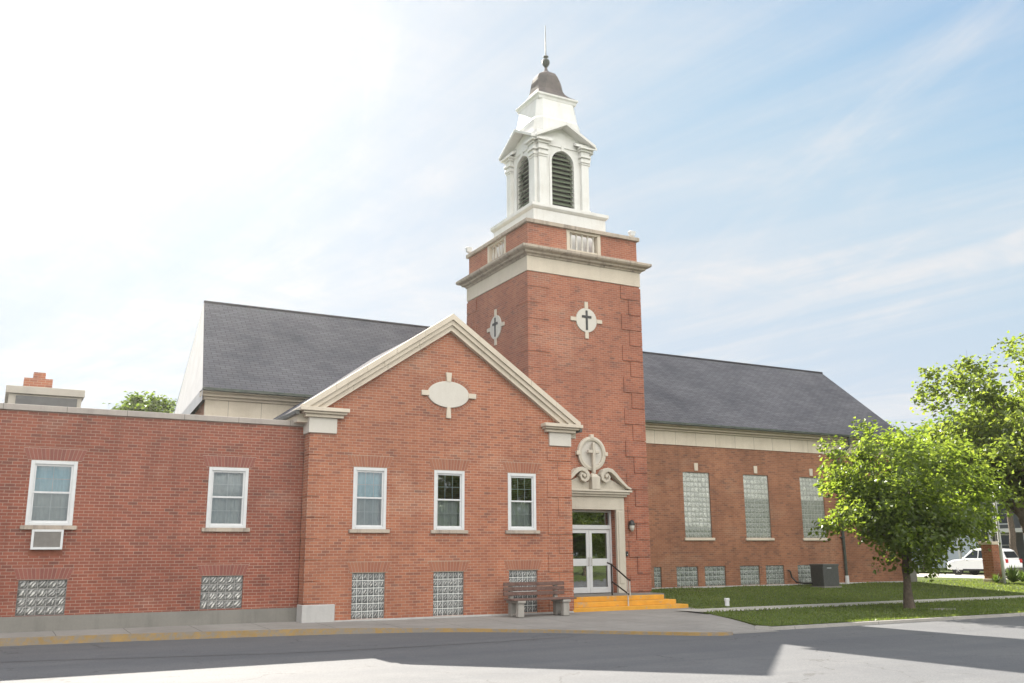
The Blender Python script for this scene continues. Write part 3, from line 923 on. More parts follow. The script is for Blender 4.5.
mb.quad((gx0, GY, 0), (gx0, GY, rake_z(gx0)), (gx0, 30.5, rake_z(gx0)), (gx0, 30.5, 0))
mb.quad((gx1, GY, 0), (gx1, 30.5, 0), (gx1, 30.5, rake_z(gx1)), (gx1, GY, rake_z(gx1)))
mb.build('wall', MT['brick_gable'], gab, fix=False)
# roof of the wing: two slabs running back
mb = MB()
for s in (-1, 1):
    xe = gc + s * 4.50
    zo = .235
    def top(x): return apex + .14 - abs(x - gc) * SL
    P = []
    for yy in (GY + .02, 32.5):
        P += [(gc, yy, top(gc)), (xe, yy, top(xe)), (xe, yy, top(xe) - .05), (gc, yy, top(gc) - .05)]
    f = [(0, 4, 5, 1), (1, 5, 6, 2), (2, 6, 7, 3), (0, 1, 2, 3), (4, 7, 6, 5)]
    L_ = 4.5 * math.hypot(1, SL)
    uvs = [[(0, L_), (36, L_), (36, 0), (0, 0)]] + [[(0, 0)] * 4] * 4
    mb.add(P, f, uvs)
roof = mb.build('roof', MT['shingle'], gab)
# eave boxes + gutters along both sides
for s in (-1, 1):
    xe = gc + s * 4.50; ze = top(xe)
    xa, xb = sorted((xe, gc + s * 4.2))
    MB().box(xa, xb, GY + .12, 30.3, ze - .33, ze - .07).build('eave_soffit', MT['stone'], gab)
    xa, xb = sorted((xe + s * .005, xe + s * .11))
    MB().box(xa, xb, GY - .1, 30.3, ze - .15, ze - .03).build('gutter', MT['dark_metal'], gab, .01)
# raking cornice: two stone bands, joints as real gaps
def rake_band(name, off0, off1, y0, y1, s, d0, d1, mat):
    """band between vertical offsets below the roof line, from distance d0 to d1 off the ridge"""
    n = max(1, round((d1 - d0) / .95)); g_ = .008
    mb = MB()
    for k in range(n):
        a = d0 + (d1 - d0) * k / n + (g_ if k else 0); b = d0 + (d1 - d0) * (k + 1) / n
        xa, xb = gc + s * a, gc + s * b
        poly = [(xa, apex + .225 - a * SL - off1), (xb, apex + .225 - b * SL - off1), (xb, apex + .225 - b * SL - off0), (xa, apex + .225 - a * SL - off0)]
        if s < 0: poly = poly[::-1]
        mb.prism(poly, y0, y1)
    return mb.build(name, MT[mat], gab)
for s in (-1, 1):
    rake_band('rake_cornice', 0, .18, GY - .28, GY + .1, s, 0, 4.44, 'stone')
    rake_band('rake_frieze', .183, .33, GY - .22, GY + .1, s, 0, 4.26, 'stone')
    rake_band('rake_moulding', .333, .50, GY - .15, GY + .1, s, 0, 4.0, 'stone')
# pilaster caps at both ends of the pediment
for s in (-1, 1):
    xo = gc + s * 4.17
    def bx(mb, a, b, y0, y1, z0, z1):
        p, q = sorted((gc + s * a, gc + s * b)); mb.box(p, q, y0, y1, z0, z1)
    mb = MB()
    bx(mb, 3.14, 4.52, GY - .30, GY + .6, 5.62, 5.725); bx(mb, 3.19, 4.42, GY - .23, GY + .6, 5.56, 5.617); bx(mb, 3.26, 4.34, GY - .14, GY + .6, 5.47, 5.557)
    mb.build('cornice_return', MT['stone'], gab, .012)
    mb = MB(); bx(mb, 3.42, 4.21, GY - .06, GY + .5, 5.05, 5.467)
    mb.build('pilaster_cap', MT['stone_white'], gab, .008)
quoins(gab, gx1, GY, -1, 1, .1, 5.04, .56, .84, .46, .022, 'brick_gable', 0, 0)
quoins(gab, gx0, GY, 1, 1, .53, 5.04, .56, .46, .30, .022, 'brick_gable', 0)
MB().box(gx0 - .06, 8.28, GY - .09, GY + .42, -.1, .50).build('corner_block', MT['pale_concrete'], gab, .02, label='grey corner block with flaking white paint')
MB().box(8.283, 13.0, GY - .04, GY + .1, -.1, .078).box(13.003, gx1, GY - .04, GY + .1, -.1, .07).build('base_ledge', MT['pale_concrete'], gab, .01)
for i, (c, w_, a, b) in enumerate(GW):
    sash_window(gab, c, w_, a, b, GY, True, 3, 'curtain', 'blind' if i == 0 else False)
    lintel(gab, c, w_ + .06, b + .004, GY, .34)
for a, b, c, d in GB:
    block_window(gab, a, b, c, d, GY, 6, 6, 'gb_gable')
    lintel(gab, (a + b) / 2, b - a + .06, d + .004, GY, .30)
# oval plaque with four keys and a brick ring
oc, oz, orx, orz = 11.575, 6.40, .67, .395
def ellipse(cx, cz, rx, rz, n=40): return [(cx + rx * math.cos(2 * math.pi * k / n), cz + rz * math.sin(2 * math.pi * k / n)) for k in range(n)]
MB().prism(ellipse(oc, oz, orx, orz), GY - .05, GY + .05).build('oval_plaque', MT['stone_white'], gab, .015)
mb = MB(); n = 44
for k in range(n):
    t0, t1 = 2 * math.pi * k / n, 2 * math.pi * (k + 1) / n
    P = [(oc + r_ * math.cos(t), GY - .008, oz + q_ * math.sin(t)) for r_, q_, t in ((orx, orz, t0), (orx, orz, t1), (orx + .13, orz + .13, t1), (orx + .13, orz + .13, t0))]
    mb.quad(*P, uv=[(k, 0), (k + 1, 0), (k + 1, 1), (k, 1)])
mb.build('brick_ring', MT['soldier'], gab, fix=False)
for dx, dz, a, b in ((0, .515, .085, .14), (0, -.545, .07, .165), (-.75, 0, .12, .075), (.77, 0, .13, .075)):
    p = [(oc + dx - a, oz + dz - b), (oc + dx + a, oz + dz - b), (oc + dx + a, oz + dz + b), (oc + dx - a, oz + dz + b)]
    if dx == 0: # wedge
        s = 1 if dz > 0 else -1
        p = [(oc - a * (.75 if s > 0 else 1.1), oz + dz - b), (oc + a * (.75 if s > 0 else 1.1), oz + dz - b), (oc + a * (1.1 if s > 0 else .75), oz + dz + b), (oc - a * (1.1 if s > 0 else .75), oz + dz + b)]
    MB().prism(p, GY - .065, GY + .05).build('key_stone', MT['stone'], gab, .008)

# ------------------------------------------------------------------ main hall behind
HY, EY, RY = 30.5, 30.05, 35.1
hx0, hx1 = 5.62, 37.55
hall = thing('main_hall', 'long brick church hall under a big slate grey roof, right of and behind the tower', 'building', (22, 35, .4))
HT = [(24.47, 25.85), (27.67, 29.07), (30.9, 32.3)]
HB = [(22.84, 23.2, 2), (23.94, 25.02, 5), (25.36, 26.44, 5), (27.21, 28.27, 5), (28.61, 29.64, 5), (30.42, 31.44, 5)]
holes = [(a, b, 2.37, 4.985) for a, b in HT] + [(a, b, .475, 1.245) for a, b, _ in HB]
mb = MB()
wall_front(mb, hx0, hx1, .3, 6.6, HY, holes, .2)
by = 2 * RY - HY
mb.quad((hx0, HY, .3), (hx0, HY, 6.6), (6.3, by, 6.6), (6.3, by, .3))
mb.quad((hx1, HY, .3), (hx1, by, .3), (hx1, by, 6.6), (hx1, HY, 6.6))
mb.quad((hx0, by, .3), (hx0, by, 6.6), (hx1, by, 6.6), (hx1, by, .3))
mb.add([(hx1, HY, 6.6), (hx1, by, 6.6), (hx1, RY, 10.75)], [(0, 1, 2)])
mb.build('wall', MT['brick_hall'], hall, fix=False)
# frieze and cornice
MB().box(hx0 - .03, 15.80, HY - .035, HY + .1, 6.06, 6.6).box(20.64, hx1 + .03, HY - .035, HY + .1, 6.06, 6.6).build('frieze', MT['stone_block'], hall)
MB().box(hx0 - .1, 15.80, HY - .12, HY + .1, 6.603, 6.68).box(20.64, hx1 + .1, HY - .12, HY + .1, 6.603, 6.68).box(hx0 - .2, 15.8, HY - .26, HY + .1, 6.683, 6.78).box(20.64, hx1 + .2, HY - .26, HY + .1, 6.683, 6.78).build('cornice', MT['stone'], hall, .012)
ridge_z, eave_z = 10.96, 6.90
SH = (ridge_z - eave_z) / (RY - EY)
rx0, rx1 = 6.16, 37.73
ex0 = 5.40; exb = 6.05
mb = MB()
LS = math.hypot(RY - EY, ridge_z - eave_z)
by2 = 2 * RY - EY
# front slope, back slope, steep left end, thickness
mb.add([(ex0, EY, eave_z), (rx1, EY, eave_z), (rx1, RY, ridge_z), (rx0, RY, ridge_z)], [(0, 1, 2, 3)], [[(ex0, 0), (rx1, 0), (rx1, LS), (rx0, LS)]])
mb.add([(exb, by2, eave_z), (rx1, by2, eave_z), (rx1, RY, ridge_z), (rx0, RY, ridge_z)], [(3, 2, 1, 0)], [[(rx0, LS), (rx1, LS), (rx1, 0), (ex0, 0)]])
mb.add([(rx1, EY, eave_z), (rx1, by2, eave_z), (rx1, RY, ridge_z), (rx1, RY, ridge_z - .14), (rx1, EY + .1, eave_z - .06), (rx1, by2 - .1, eave_z - .06)], [(0, 4, 3, 2), (2, 3, 5, 1)], [[(0, 0)] * 4] * 2)
mb.quad((ex0, EY, eave_z - .06), (rx1, EY, eave_z - .06), (rx1, HY + .1, eave_z - .06), (ex0, HY + .1, eave_z - .06))
mb.quad((ex0, EY, eave_z - .06), (ex0, EY, eave_z), (rx1, EY, eave_z), (rx1, EY, eave_z - .06))
hroof = mb.build('roof', MT['shingle'], hall, fix=False)
mb = MB(); mb.add([(ex0 + .01, EY + .01, eave_z), (exb + .01, by2 - .01, eave_z), (rx0, RY, ridge_z - .01)], [(0, 2, 1)])
mb.quad((ex0 + .01, EY, 6.5), (ex0 + .01, EY, eave_z), (exb + .01, by2, eave_z), (exb + .01, by2, 6.5))
mb.build('end_slope', MT['end_siding'], hall, fix=False)
MB().tube([(rx0, RY, ridge_z + .01), (rx1, RY, ridge_z + .01)], .06, 6).build('ridge_cap', MT['shingle'], hall)
# gutter
MB().box(ex0 + .02, 15.78, EY - .10, EY + .02, eave_z - .085, eave_z + .015).box(20.66, rx1 - 1.6, EY - .10, EY + .02, eave_z - .085, eave_z + .015).build('gutter', MT['verdigris'], hall, .012)
MB().box(ex0 + .02, 15.78, EY + .025, HY + .02, eave_z - .12, eave_z - .064).box(20.66, rx1 - .06, EY + .025, HY + .02, eave_z - .12, eave_z - .064).build('soffit', MT['stone'], hall)
# raised cornice return at the right end
MB().box(rx1 - 1.5, rx1 + .12, EY - .14, HY + .3, eave_z + .10, eave_z + .20).build('flashing', MT['pale_concrete'], hall)
MB().box(rx1 - .75, rx1 + .06, EY - .1, HY + .3, eave_z - .45, eave_z + .098).build('corner_return', MT['stone_dirty'], hall)
for i, (a, b) in enumerate(HT):
    block_window(hall, a, b, 2.37, 4.985, HY, 7, 13, 'gb_light', 'tall_glass_block_window', split=(11, 5, 5)[i], mat2='gb_dark')
    MB().box(a - .07, b + .09, HY - .06, HY + .05, 2.26, 2.366).build('sill', MT['stone'], hall, .01)
    c = (a + b) / 2
    MB().prism([(c - .085, 5.05), (c + .085, 5.05), (c + .10, 5.36), (c - .10, 5.36)], HY - .03, HY + .05).build('key_stone', MT['stone'], hall, .008)
for a, b, n in HB:
    block_window(hall, a, b, .475, 1.245, HY, n, 4, 'gb_base')
MB().box(20.64, hx1 + .05, HY - .06, HY + .1, .1, .465).build('base_ledge', MT['pale_concrete'], hall, .012)
MB().box(37.0, hx1 + .10, HY - .16, HY + .6, .1, 1.30).build('corner_block', MT['found'], hall, .02)
# down pipe with a swan neck
dp_ = MB()
dp_.tube([(33.62, EY - .03, 6.82), (33.66, EY + .0, 6.55), (33.66, EY + .05, 6.40), (33.20, HY - .12, 5.98), (33.14, HY - .09, 5.85), (33.16, HY - .09, 5.3), (33.2, HY - .09, .75)], .062, 10)
for z in (5.9, 4.2, 2.4): dp_.box(33.06, 33.30, HY - .1, HY + .02, z - .03, z + .03)
dps = dp_.build('downspout', MT['verdigris'], hall, smooth=False)
MB().tube([(33.2, HY - .10, .40), (33.2, HY - .10, .76)], .085, 12).build('pipe_boot', MT['white'], dps)

# ------------------------------------------------------------------ bell tower
TY = 27.8
tx0, tx1 = 15.81, 20.63
TC, TCY = 18.22, 30.21
tb = 32.62
tow = thing('bell_tower', 'square orange brick bell tower carrying a white belfry with a copper cap', 'tower', (TC, TCY, .44))
DX0, DX1, DZ = 17.35, 19.21, 3.25
mb = MB()
zb0, zt0 = .3, 11.56
wall_front(mb, tx0, tx1, zb0, zt0, TY, [(DX0, DX1, zb0, DZ)], .34)
mb.quad((tx0, TY, zb0), (tx0, TY, zt0), (tx0, tb, zt0), (tx0, tb, zb0))
mb.quad((tx1, TY, zb0), (tx1, tb, zb0), (tx1, tb, zt0), (tx1, TY, zt0))
mb.quad((tx0, tb, zb0), (tx0, tb, zt0), (tx1, tb, zt0), (tx1, tb, zb0))
mb.build('wall', MT['brick_tower'], tow, fix=False)
quoins(tow, tx1, TY, -1, 1, .47, 11.5, .585, .86, .52, .035, 'quoin', 0)
quoins(tow, tx0, TY, 1, 1, 6.9, 11.5, .585, .86, .55, .022, 'brick_tower', 1)
quoins(tow, tx0, tb, 1, -1, 6.9, 11.5, .585, .5, .8, .035, 'brick_tower', 1)
def ring_box(mb, h, z0, z1, hole=None):
    mb.box(TC - h, TC + h, TCY - h, TCY + h, z0, z1)
def sq(h, z): return [(TC - h, TCY - h, z), (TC + h, TCY - h, z), (TC + h, TCY + h, z), (TC - h, TCY + h, z)]
H0 = 2.41
MB().loft([sq(H0 + .035, 11.563), sq(H0 + .035, 12.10)]).build('frieze', MT['stone'], tow)
MB().loft([sq(H0 + .07, 12.103), sq(H0 + .09, 12.16), sq(H0 + .19, 12.19), sq(H0 + .21, 12.25), sq(H0 + .33, 12.29), sq(H0 + .37, 12.34), sq(H0 + .37, 12.42), sq(H0 + .02, 12.56)]).build('cornice', MT['stone_dirty'], tow)
# parapet with balustrade openings in the front and left faces
PZ0, PZ1 = 12.55, 13.36
bw = .74
hp = H0 - .03; t = .28
def para_wall(axis, sgn):
    for a, b in ((-hp, -bw), (bw, hp)):
        mb = MB()
        if axis == 'y':
            y0, y1 = sorted((TCY + sgn * hp, TCY + sgn * (hp - t)))
            mb.box(TC + a, TC + b, y0, y1, PZ0, PZ1)
        else:
            x0, x1 = sorted((TC + sgn * hp, TC + sgn * (hp - t)))
            a2, b2 = max(a, -hp + t + .002), min(b, hp - t - .002)
            mb.box(x0, x1, TCY + a2, TCY + b2, PZ0, PZ1)
        mb.build('parapet', MT['brick_tower'], tow)
for ax, s in (('y', -1), ('x', -1), ('y', 1), ('x', 1)): para_wall(ax, s)
bprof = [(.05, 0), (.05, .04), (.03, .06), (.045, .16), (.055, .24), (.04, .36), (.026, .5), (.028, .56), (.05, .6), (.05, .645)]
for ax in ('y', 'x'):
    st = MB()
    c0 = -hp
    def P(a, b, d0, d1, z0, z1):
        if ax == 'y': st.box(TC + a, TC + b, TCY - hp + d0, TCY - hp + d1, z0, z1)
        else: st.box(TC - hp + d0, TC - hp + d1, TCY + a, TCY + b, z0, z1)
    P(-bw + .002, -bw + .13, -.012, t, PZ0, PZ1); P(bw - .13, bw - .002, -.012, t, PZ0, PZ1)
    P(-bw + .132, bw - .132, .0, t - .03, PZ0, PZ0 + .08); P(-bw + .132, bw - .132, .0, t - .03, PZ1 - .075, PZ1)
    bal = st.build('balustrade', MT['stone'], tow)
    for k in range(5):
        u = -bw + .13 + (2 * bw - .26) * (k + .5) / 5
        c = (TC + u, TCY - hp + .12) if ax == 'y' else (TC - hp + .12, TCY + u)
        MB().lathe(c[0], c[1], [(r_, PZ0 + .08 + z * 1.01) for r_, z in bprof], 10).build('baluster', MT['stone_white'], bal, smooth=True)
cp = MB()
for (a, b, c, d) in ((TC - hp - .10, TC + hp + .10, TCY - hp - .10, TCY - hp + t + .06), (TC - hp - .10, TC + hp + .10, TCY + hp - t - .06, TCY + hp + .10)):
    cp.box(a, b, c, d, PZ1 + .003, PZ1 + .15)
for (a, b) in ((TC - hp - .10, TC - hp + t + .06), (TC + hp - t - .06, TC + hp + .10)):
    cp.box(a, b, TCY - hp + t + .062, TCY + hp - t - .062, PZ1 + .003, PZ1 + .15)
cp.build('parapet_coping', MT['stone_dirty'], tow, .015)
MB().box(TC - hp + t, TC + hp - t, TCY - hp + t, TCY + hp - t, PZ0 - .05, PZ0 + .0).build('deck', MT['grey_panel'], tow)
# round plaques with a dark cross, front and left
def roundel(front):
    def tr(mb):
        if not front:
            mb.v = [(tx0 + (y - TY), TCY - (x - TC) , z) for x, y, z in mb.v]
        return mb
    zc = 10.0
    d = tr(MB().prism(ellipse(TC, zc, .44, .45, 32), TY - .04, TY + .05)).build('round_plaque', MT['stone_white'], tow, .012)
    tr(MB().box(TC - .04, TC + .04, TY - .06, TY - .035, zc - .36, zc + .36).box(TC - .20, TC - .041, TY - .0595, TY - .035, zc + .08, zc + .17).box(TC + .041, TC + .20, TY - .0595, TY - .035, zc + .08, zc + .17)).build('cross', MT['black'], d)
    mb = MB(); n = 32
    for k in range(n):
        t0, t1 = 2 * math.pi * k / n, 2 * math.pi * (k + 1) / n
        Q = [(TC + r_ * math.cos(t), TY - .006, zc + r_ * math.sin(t)) for r_, t in ((.45, t0), (.45, t1), (.57, t1), (.57, t0))]
        mb.quad(*Q, uv=[(k, 0), (k + 1, 0), (k + 1, 1), (k, 1)])
    tr(mb).build('brick_ring', MT['soldier'], d, fix=False)
    for dx, dz, a, b in ((0, .56, .07, .12), (0, -.56, .07, .12), (-.55, 0, .12, .07), (.55, 0, .12, .07)):
        tr(MB().box(TC + dx - a, TC + dx + a, TY - .05, TY + .04, zc + dz - b, zc + dz + b)).build('key_stone', MT['stone'], d, .006)
roundel(True); roundel(False)

# door case
DC = 18.28
for s in (-1, 1):
    mb = MB()
    x0, x1 = sorted((DC + s * .935, DC + s * 1.28)); mb.box(x0, x1, TY - .10, TY + .33, .44, 3.252)
    x0, x1 = sorted((DC + s * 1.0, DC + s * 1.18)); mb.box(x0, x1, TY - .125, TY - .1, .75, 3.2)
    mb.build('door_jamb', MT['stone_grey'], tow, .012)
mb = MB().box(DC - 1.28, DC + 1.28, TY - .10, TY + .33, 3.255, 3.70).box(DC - 1.36, DC + 1.36, TY - .17, TY + .1, 3.703, 3.78).box(DC - 1.44, DC + 1.44, TY - .24, TY + .1, 3.783, 3.86).box(DC - 1.52, DC + 1.52, TY - .29, TY + .1, 3.863, 3.93)
mb.build('entablature', MT['stone_grey'], tow, .012)
# swan neck pediment: tympanum plate, two scrolls, pedestal and cross
ped = MB()
tym = [(DC - 1.42, 3.933), (DC + 1.42, 3.933), (DC + 1.25, 4.06), (DC + .85, 4.26), (DC + .42, 4.42), (DC + .3, 4.2), (DC - .3, 4.2), (DC - .42, 4.42), (DC - .85, 4.26), (DC - 1.25, 4.06)]
ped.prism(tym, TY - .10, TY + .1)
pedo = ped.build('pediment', MT['stone_grey'], tow, .01)
for s in (-1, 1):
    pts = [(1.50, 3.98), (1.36, 4.03), (1.2, 4.15), (1.0, 4.32), (.84, 4.48), (.70, 4.59), (.54, 4.63), (.38, 4.57), (.29, 4.44), (.31, 4.30), (.43, 4.22), (.55, 4.27), (.60, 4.38), (.53, 4.47), (.45, 4.43)]
    wid = [.04, .05, .06, .07, .08, .085, .085, .085, .08, .075, .065, .055, .045, .04, .03]
    mb = MB(); ringsv = []
    for i, (x, z) in enumerate(pts):
        a = pts[max(0, i - 1)]; b = pts[min(len(pts) - 1, i + 1)]
        tx, tz = b[0] - a[0], b[1] - a[1]; l = math.hypot(tx, tz); nx, nz = -tz / l, tx / l
        h = wid[i] * .82
        ringsv.append([(DC + s * (x + nx * h), TY - .27, z + nz * h), (DC + s * (x + nx * h), TY + .05, z + nz * h), (DC + s * (x - nx * h), TY + .05, z - nz * h), (DC + s * (x - nx * h), TY - .27, z - nz * h)])
    mb.loft(ringsv)
    mb.lathe(DC + s * .45, TY, [(.17, -.20), (.17, .05)], 18, 'y', cz=4.41)
    mb.lathe(DC + s * .455, TY, [(.06, -.30), (.07, .05)], 14, 'y', cz=4.40)
    mb.build('scroll', MT['stone_grey'], pedo, .012)
mb = MB().box(DC - .17, DC + .17, TY - .30, TY + .05, 3.935, 4.36)
mb.add([(DC - .17, TY - .30, 4.36), (DC + .17, TY - .30, 4.36), (DC + .17, TY + .05, 4.36), (DC - .17, TY + .05, 4.36), (DC, TY - .12, 4.56)], [(0, 1, 4), (1, 2, 4), (2, 3, 4), (3, 0, 4)])
mb.build('pedestal', MT['stone_grey'], pedo, .012)
# round plaque above the door
rz = 5.19
d2 = MB().prism(ellipse(DC, rz, .565, .585, 36), TY - .03, TY + .05).build('door_roundel', MT['stone_white'], tow)
mb = MB(); n = 40
rg = []
for k in range(n):
    t = 2 * math.pi * k / n
    rg.append([(DC + r_ * math.cos(t), y_, rz + r_ * 1.03 * math.sin(t)) for r_, y_ in ((.43, TY - .03), (.44, TY - .09), (.495, TY - .11), (.575, TY - .09), (.58, TY + .03))])
for k in range(n):
    a, b = rg[k], rg[(k + 1) % n]
    for j in range(4): mb.quad(a[j], b[j], b[j + 1], a[j + 1])
mb.build('moulded_ring', MT['stone_grey'], d2)
for dx, dz in ((0, .60), (-.58, 0), (.58, 0)):
    MB().box(DC + dx - .07, DC + dx + .07, TY - .12, TY + .04, rz + dz - .07, rz + dz + .07).build('key_stone', MT['stone'], d2, .012)
MB().box(DC - .055, DC + .055, TY - .22, TY - .10, 4.5, 5.56).box(DC - .23, DC - .057, TY - .215, TY - .105, 5.19, 5.30).box(DC + .057, DC + .23, TY - .215, TY - .105, 5.19, 5.30).build('stone_cross', MT['stone_grey'], d2, .015)

# glazed double door and transom
dy = TY + .22
mb = MB()
f = .07
mb.box(DX0, DX0 + f, dy, dy + .12, .445, DZ); mb.box(DX1 - f, DX1, dy, dy + .12, .445, DZ)
mb.box(DX0 + f, DX1 - f, dy, dy + .12, DZ - f, DZ); mb.box(DX0 + f, DX1 - f, dy - .01, dy + .12, 2.60, 2.74)
fr = mb.build('door_frame', MT['white'], tow, .006)
MB().quad((DX0 + f, dy + .06, 2.74), (DX1 - f, dy + .06, 2.74), (DX1 - f, dy + .06, DZ - f), (DX0 + f, dy + .06, DZ - f)).build('transom_pane', MT['pane_door'], fr, fix=False)
mid = (DX0 + DX1) / 2
for a, b, hs in ((DX0 + f + .005, mid - .004, 1), (mid + .004, DX1 - f - .005, -1)):
    mb = MB(); s = .115; z0, z1 = .455, 2.595; yd = dy + .03
    mb.box(a, a + s, yd, yd + .05, z0, z1); mb.box(b - s, b, yd, yd + .05, z0, z1)
    mb.box(a + s, b - s, yd, yd + .05, z0, z0 + .19); mb.box(a + s, b - s, yd, yd + .05, z1 - .13, z1); mb.box(a + s, b - s, yd, yd + .05, 1.36, 1.60)
    dr = mb.build('door', MT['white'], tow, .006)
    for q, p in ((z0 + .19, 1.36), (1.60, z1 - .13)):
        MB().quad((a + s, yd + .025, q), (b - s, yd + .025, q), (b - s, yd + .025, p), (a + s, yd + .025, p)).build('pane', MT['pane_door'], dr, fix=False)
    hx = (b - .055) if hs == 1 else (a + .055)
    MB().tube([(hx, yd, 1.36), (hx, yd - .06, 1.39), (hx, yd - .06, 1.62), (hx, yd, 1.65)], .013, 8).build('handle', MT['steel'], dr)
MB().box(DX0 + .0, DX1 - .0, TY + .36, TY + 2.0, .35, .44).build('lobby_floor', MT['found'], tow)

# ---- belfry
TC -= .07
MB().loft([sq(1.60, 12.56), sq(1.60, 14.30), sq(1.64, 14.33), sq(1.70, 14.40), sq(1.70, 14.52), sq(1.40, 14.60)]).build('belfry_base', MT['white_wood'], tow)
BH = 1.12
bz0, bz1 = 14.58, 17.25
def arch_face(front):
    """white wall with an arched louver opening"""
    mb = MB(); aw, az0, asp = .50, 14.68, 16.55
    y = TCY - BH
    arc = [(TC + aw * math.cos(math.pi - math.pi * k / 14), asp + aw * math.sin(math.pi * k / 14)) for k in range(15)]
    mb.quad((TC - BH, y, bz0), (TC - aw, y, bz0), (TC - aw, y, asp), (TC - BH, y, asp))
    mb.quad((TC + aw, y, bz0), (TC + BH, y, bz0), (TC + BH, y, asp), (TC + aw, y, asp))
    mb.quad((TC - aw, y, bz0), (TC + aw, y, bz0), (TC + aw, y, az0), (TC - aw, y, az0))
    top = bz1 + .55
    for k in range(14):
        a, b = arc[k], arc[k + 1]
        ta = (TC - BH + 2 * BH * k / 14); tb_ = (TC - BH + 2 * BH * (k + 1) / 14)
        mb.quad((a[0], y, a[1]), (b[0], y, b[1]), (tb_, y, top if 1 else top), (ta, y, top))
    mb.add([(TC - BH, y, asp), (TC - aw, y, asp), (TC - BH, y, top)], [(0, 1, 2)])
    mb.add([(TC + aw, y, asp), (TC + BH, y, asp), (TC + BH, y, top)], [(0, 1, 2)])
    ol = [(TC - aw, az0)] + arc + [(TC + aw, az0)]
    for a, b in zip(ol, ol[1:]): mb.quad((a[0], y, a[1]), (b[0], y, b[1]), (b[0], y + .3, b[1]), (a[0], y + .3, a[1]))
    # raised archivolt
    rim = MB()
    ol2 = [(TC - aw - .10, az0)] + [(TC + (aw + .10) * math.cos(math.pi - math.pi * k / 14), asp + (aw + .10) * math.sin(math.pi * k / 14)) for k in range(15)] + [(TC + aw + .10, az0)]
    for (a, b), (c, d) in zip(zip(ol, ol[1:]), zip(ol2, ol2[1:])):
        rim.quad((a[0], y - .03, a[1]), (b[0], y - .03, b[1]), (d[0], y - .03, d[1]), (c[0], y - .03, c[1]))
        rim.quad((c[0], y - .03, c[1]), (d[0], y - .03, d[1]), (d[0], y, d[1]), (c[0], y, c[1]))
        rim.quad((a[0], y - .03, a[1]), (a[0], y + .02, a[1]), (b[0], y + .02, b[1]), (b[0], y - .03, b[1]))
    rim.box(TC - .07, TC + .07, y - .06, y - .031, asp + aw + .0, asp + aw + .22)
    lv = MB(); z = az0 + .0
    while z < asp + aw - .05:
        zz = z + .08
        wd = aw if zz <= asp else math.sqrt(max(0, aw * aw - (zz - asp) ** 2))
        if wd > .08:
            lv.add([(TC - wd, y + .06, z), (TC + wd, y + .06, z), (TC + wd, y + .20, z + .15), (TC - wd, y + .20, z + .15), (TC - wd, y + .06, z + .03), (TC + wd, y + .06, z + .03), (TC + wd, y + .20, z + .18), (TC - wd, y + .20, z + .18)],
                   [(0, 1, 2, 3), (4, 7, 6, 5), (0, 4, 5, 1), (3, 2, 6, 7)])
        z += .185
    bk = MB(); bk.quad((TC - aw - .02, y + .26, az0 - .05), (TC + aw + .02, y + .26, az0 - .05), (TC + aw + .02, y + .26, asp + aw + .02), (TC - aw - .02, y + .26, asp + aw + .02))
    pils = []
    for s in (-1, 1):
        pil = MB(); pils.append(pil)
        def pb(a, b, d0, d1, z0, z1):
            p, q = sorted((TC + s * a, TC + s * b)); pil.box(p, q, y - d1, y - d0, z0, z1)
        pb(.80, 1.12, .0, .14, bz0 + .02, 16.62)                                     # shaft
        pb(.77, 1.15, .0, .18, bz0 + .021, bz0 + .16)                                # base
        pb(.78, 1.14, .0, .165, 16.623, 16.70); pb(.75, 1.17, .0, .20, 16.703, 16.82); pb(.79, 1.13, .0, .17, 16.823, 16.90); pb(.73, 1.19, .0, .23, 16.903, 17.0)  # capital
        pb(.77, 1.15, .0, .18, 17.003, 17.15); pb(.72, 1.20, .0, .24, 17.153, 17.23); pb(.66, 1.30, .0, .33, 17.233, 17.31)  # entablature block
    pd = MB()
    za, zp = 17.315, 18.02
    # raking slabs
    for s in (-1, 1):
        e = 1.34
        prof = [(TC, zp), (TC + s * e, za), (TC + s * e, za + .12), (TC, zp + .13)]
        if s > 0: prof = prof[::-1]
        pd.prism(prof, y - .38, y + .62)
    pdf = MB(); pdf.add([(TC - 1.1, y - .004, za - .05), (TC + 1.1, y - .004, za - .05), (TC, y - .004, zp - .01)], [(0, 1, 2)])
    res = []
    for m_ in (mb, rim, lv, bk, *pils, pd):
        if not front:
            m_.v = [(TC + (yy - TCY), TCY - (xx - TC), zz) for xx, yy, zz in m_.v]
    mb.build('belfry_wall', MT['white_wood'], tow, fix=False)
    lo = lv.build('louver', MT['louver'], tow)
    bk.build('louver_backing', MT['dark'], lo, fix=False)
    rim.build('arch_surround', MT['white_wood'], tow)
    for pil in pils: pil.build('pilaster', MT['white_wood'], tow, .01)
    pd.build('belfry_pediment', MT['white_wood'], tow, .008)
arch_face(True); arch_face(False)
# two plain faces behind
mb = MB()
h = BH
mb.quad((TC + h, TCY - h, bz0), (TC + h, TCY + h, bz0), (TC + h, TCY + h, bz1 + .55), (TC + h, TCY - h, bz1 + .55))
mb.quad((TC + h, TCY + h, bz0), (TC - h, TCY + h, bz0), (TC - h, TCY + h, bz1 + .55), (TC + h, TCY + h, bz1 + .55))
mb.build('belfry_wall', MT['white_wood'], tow, fix=False)
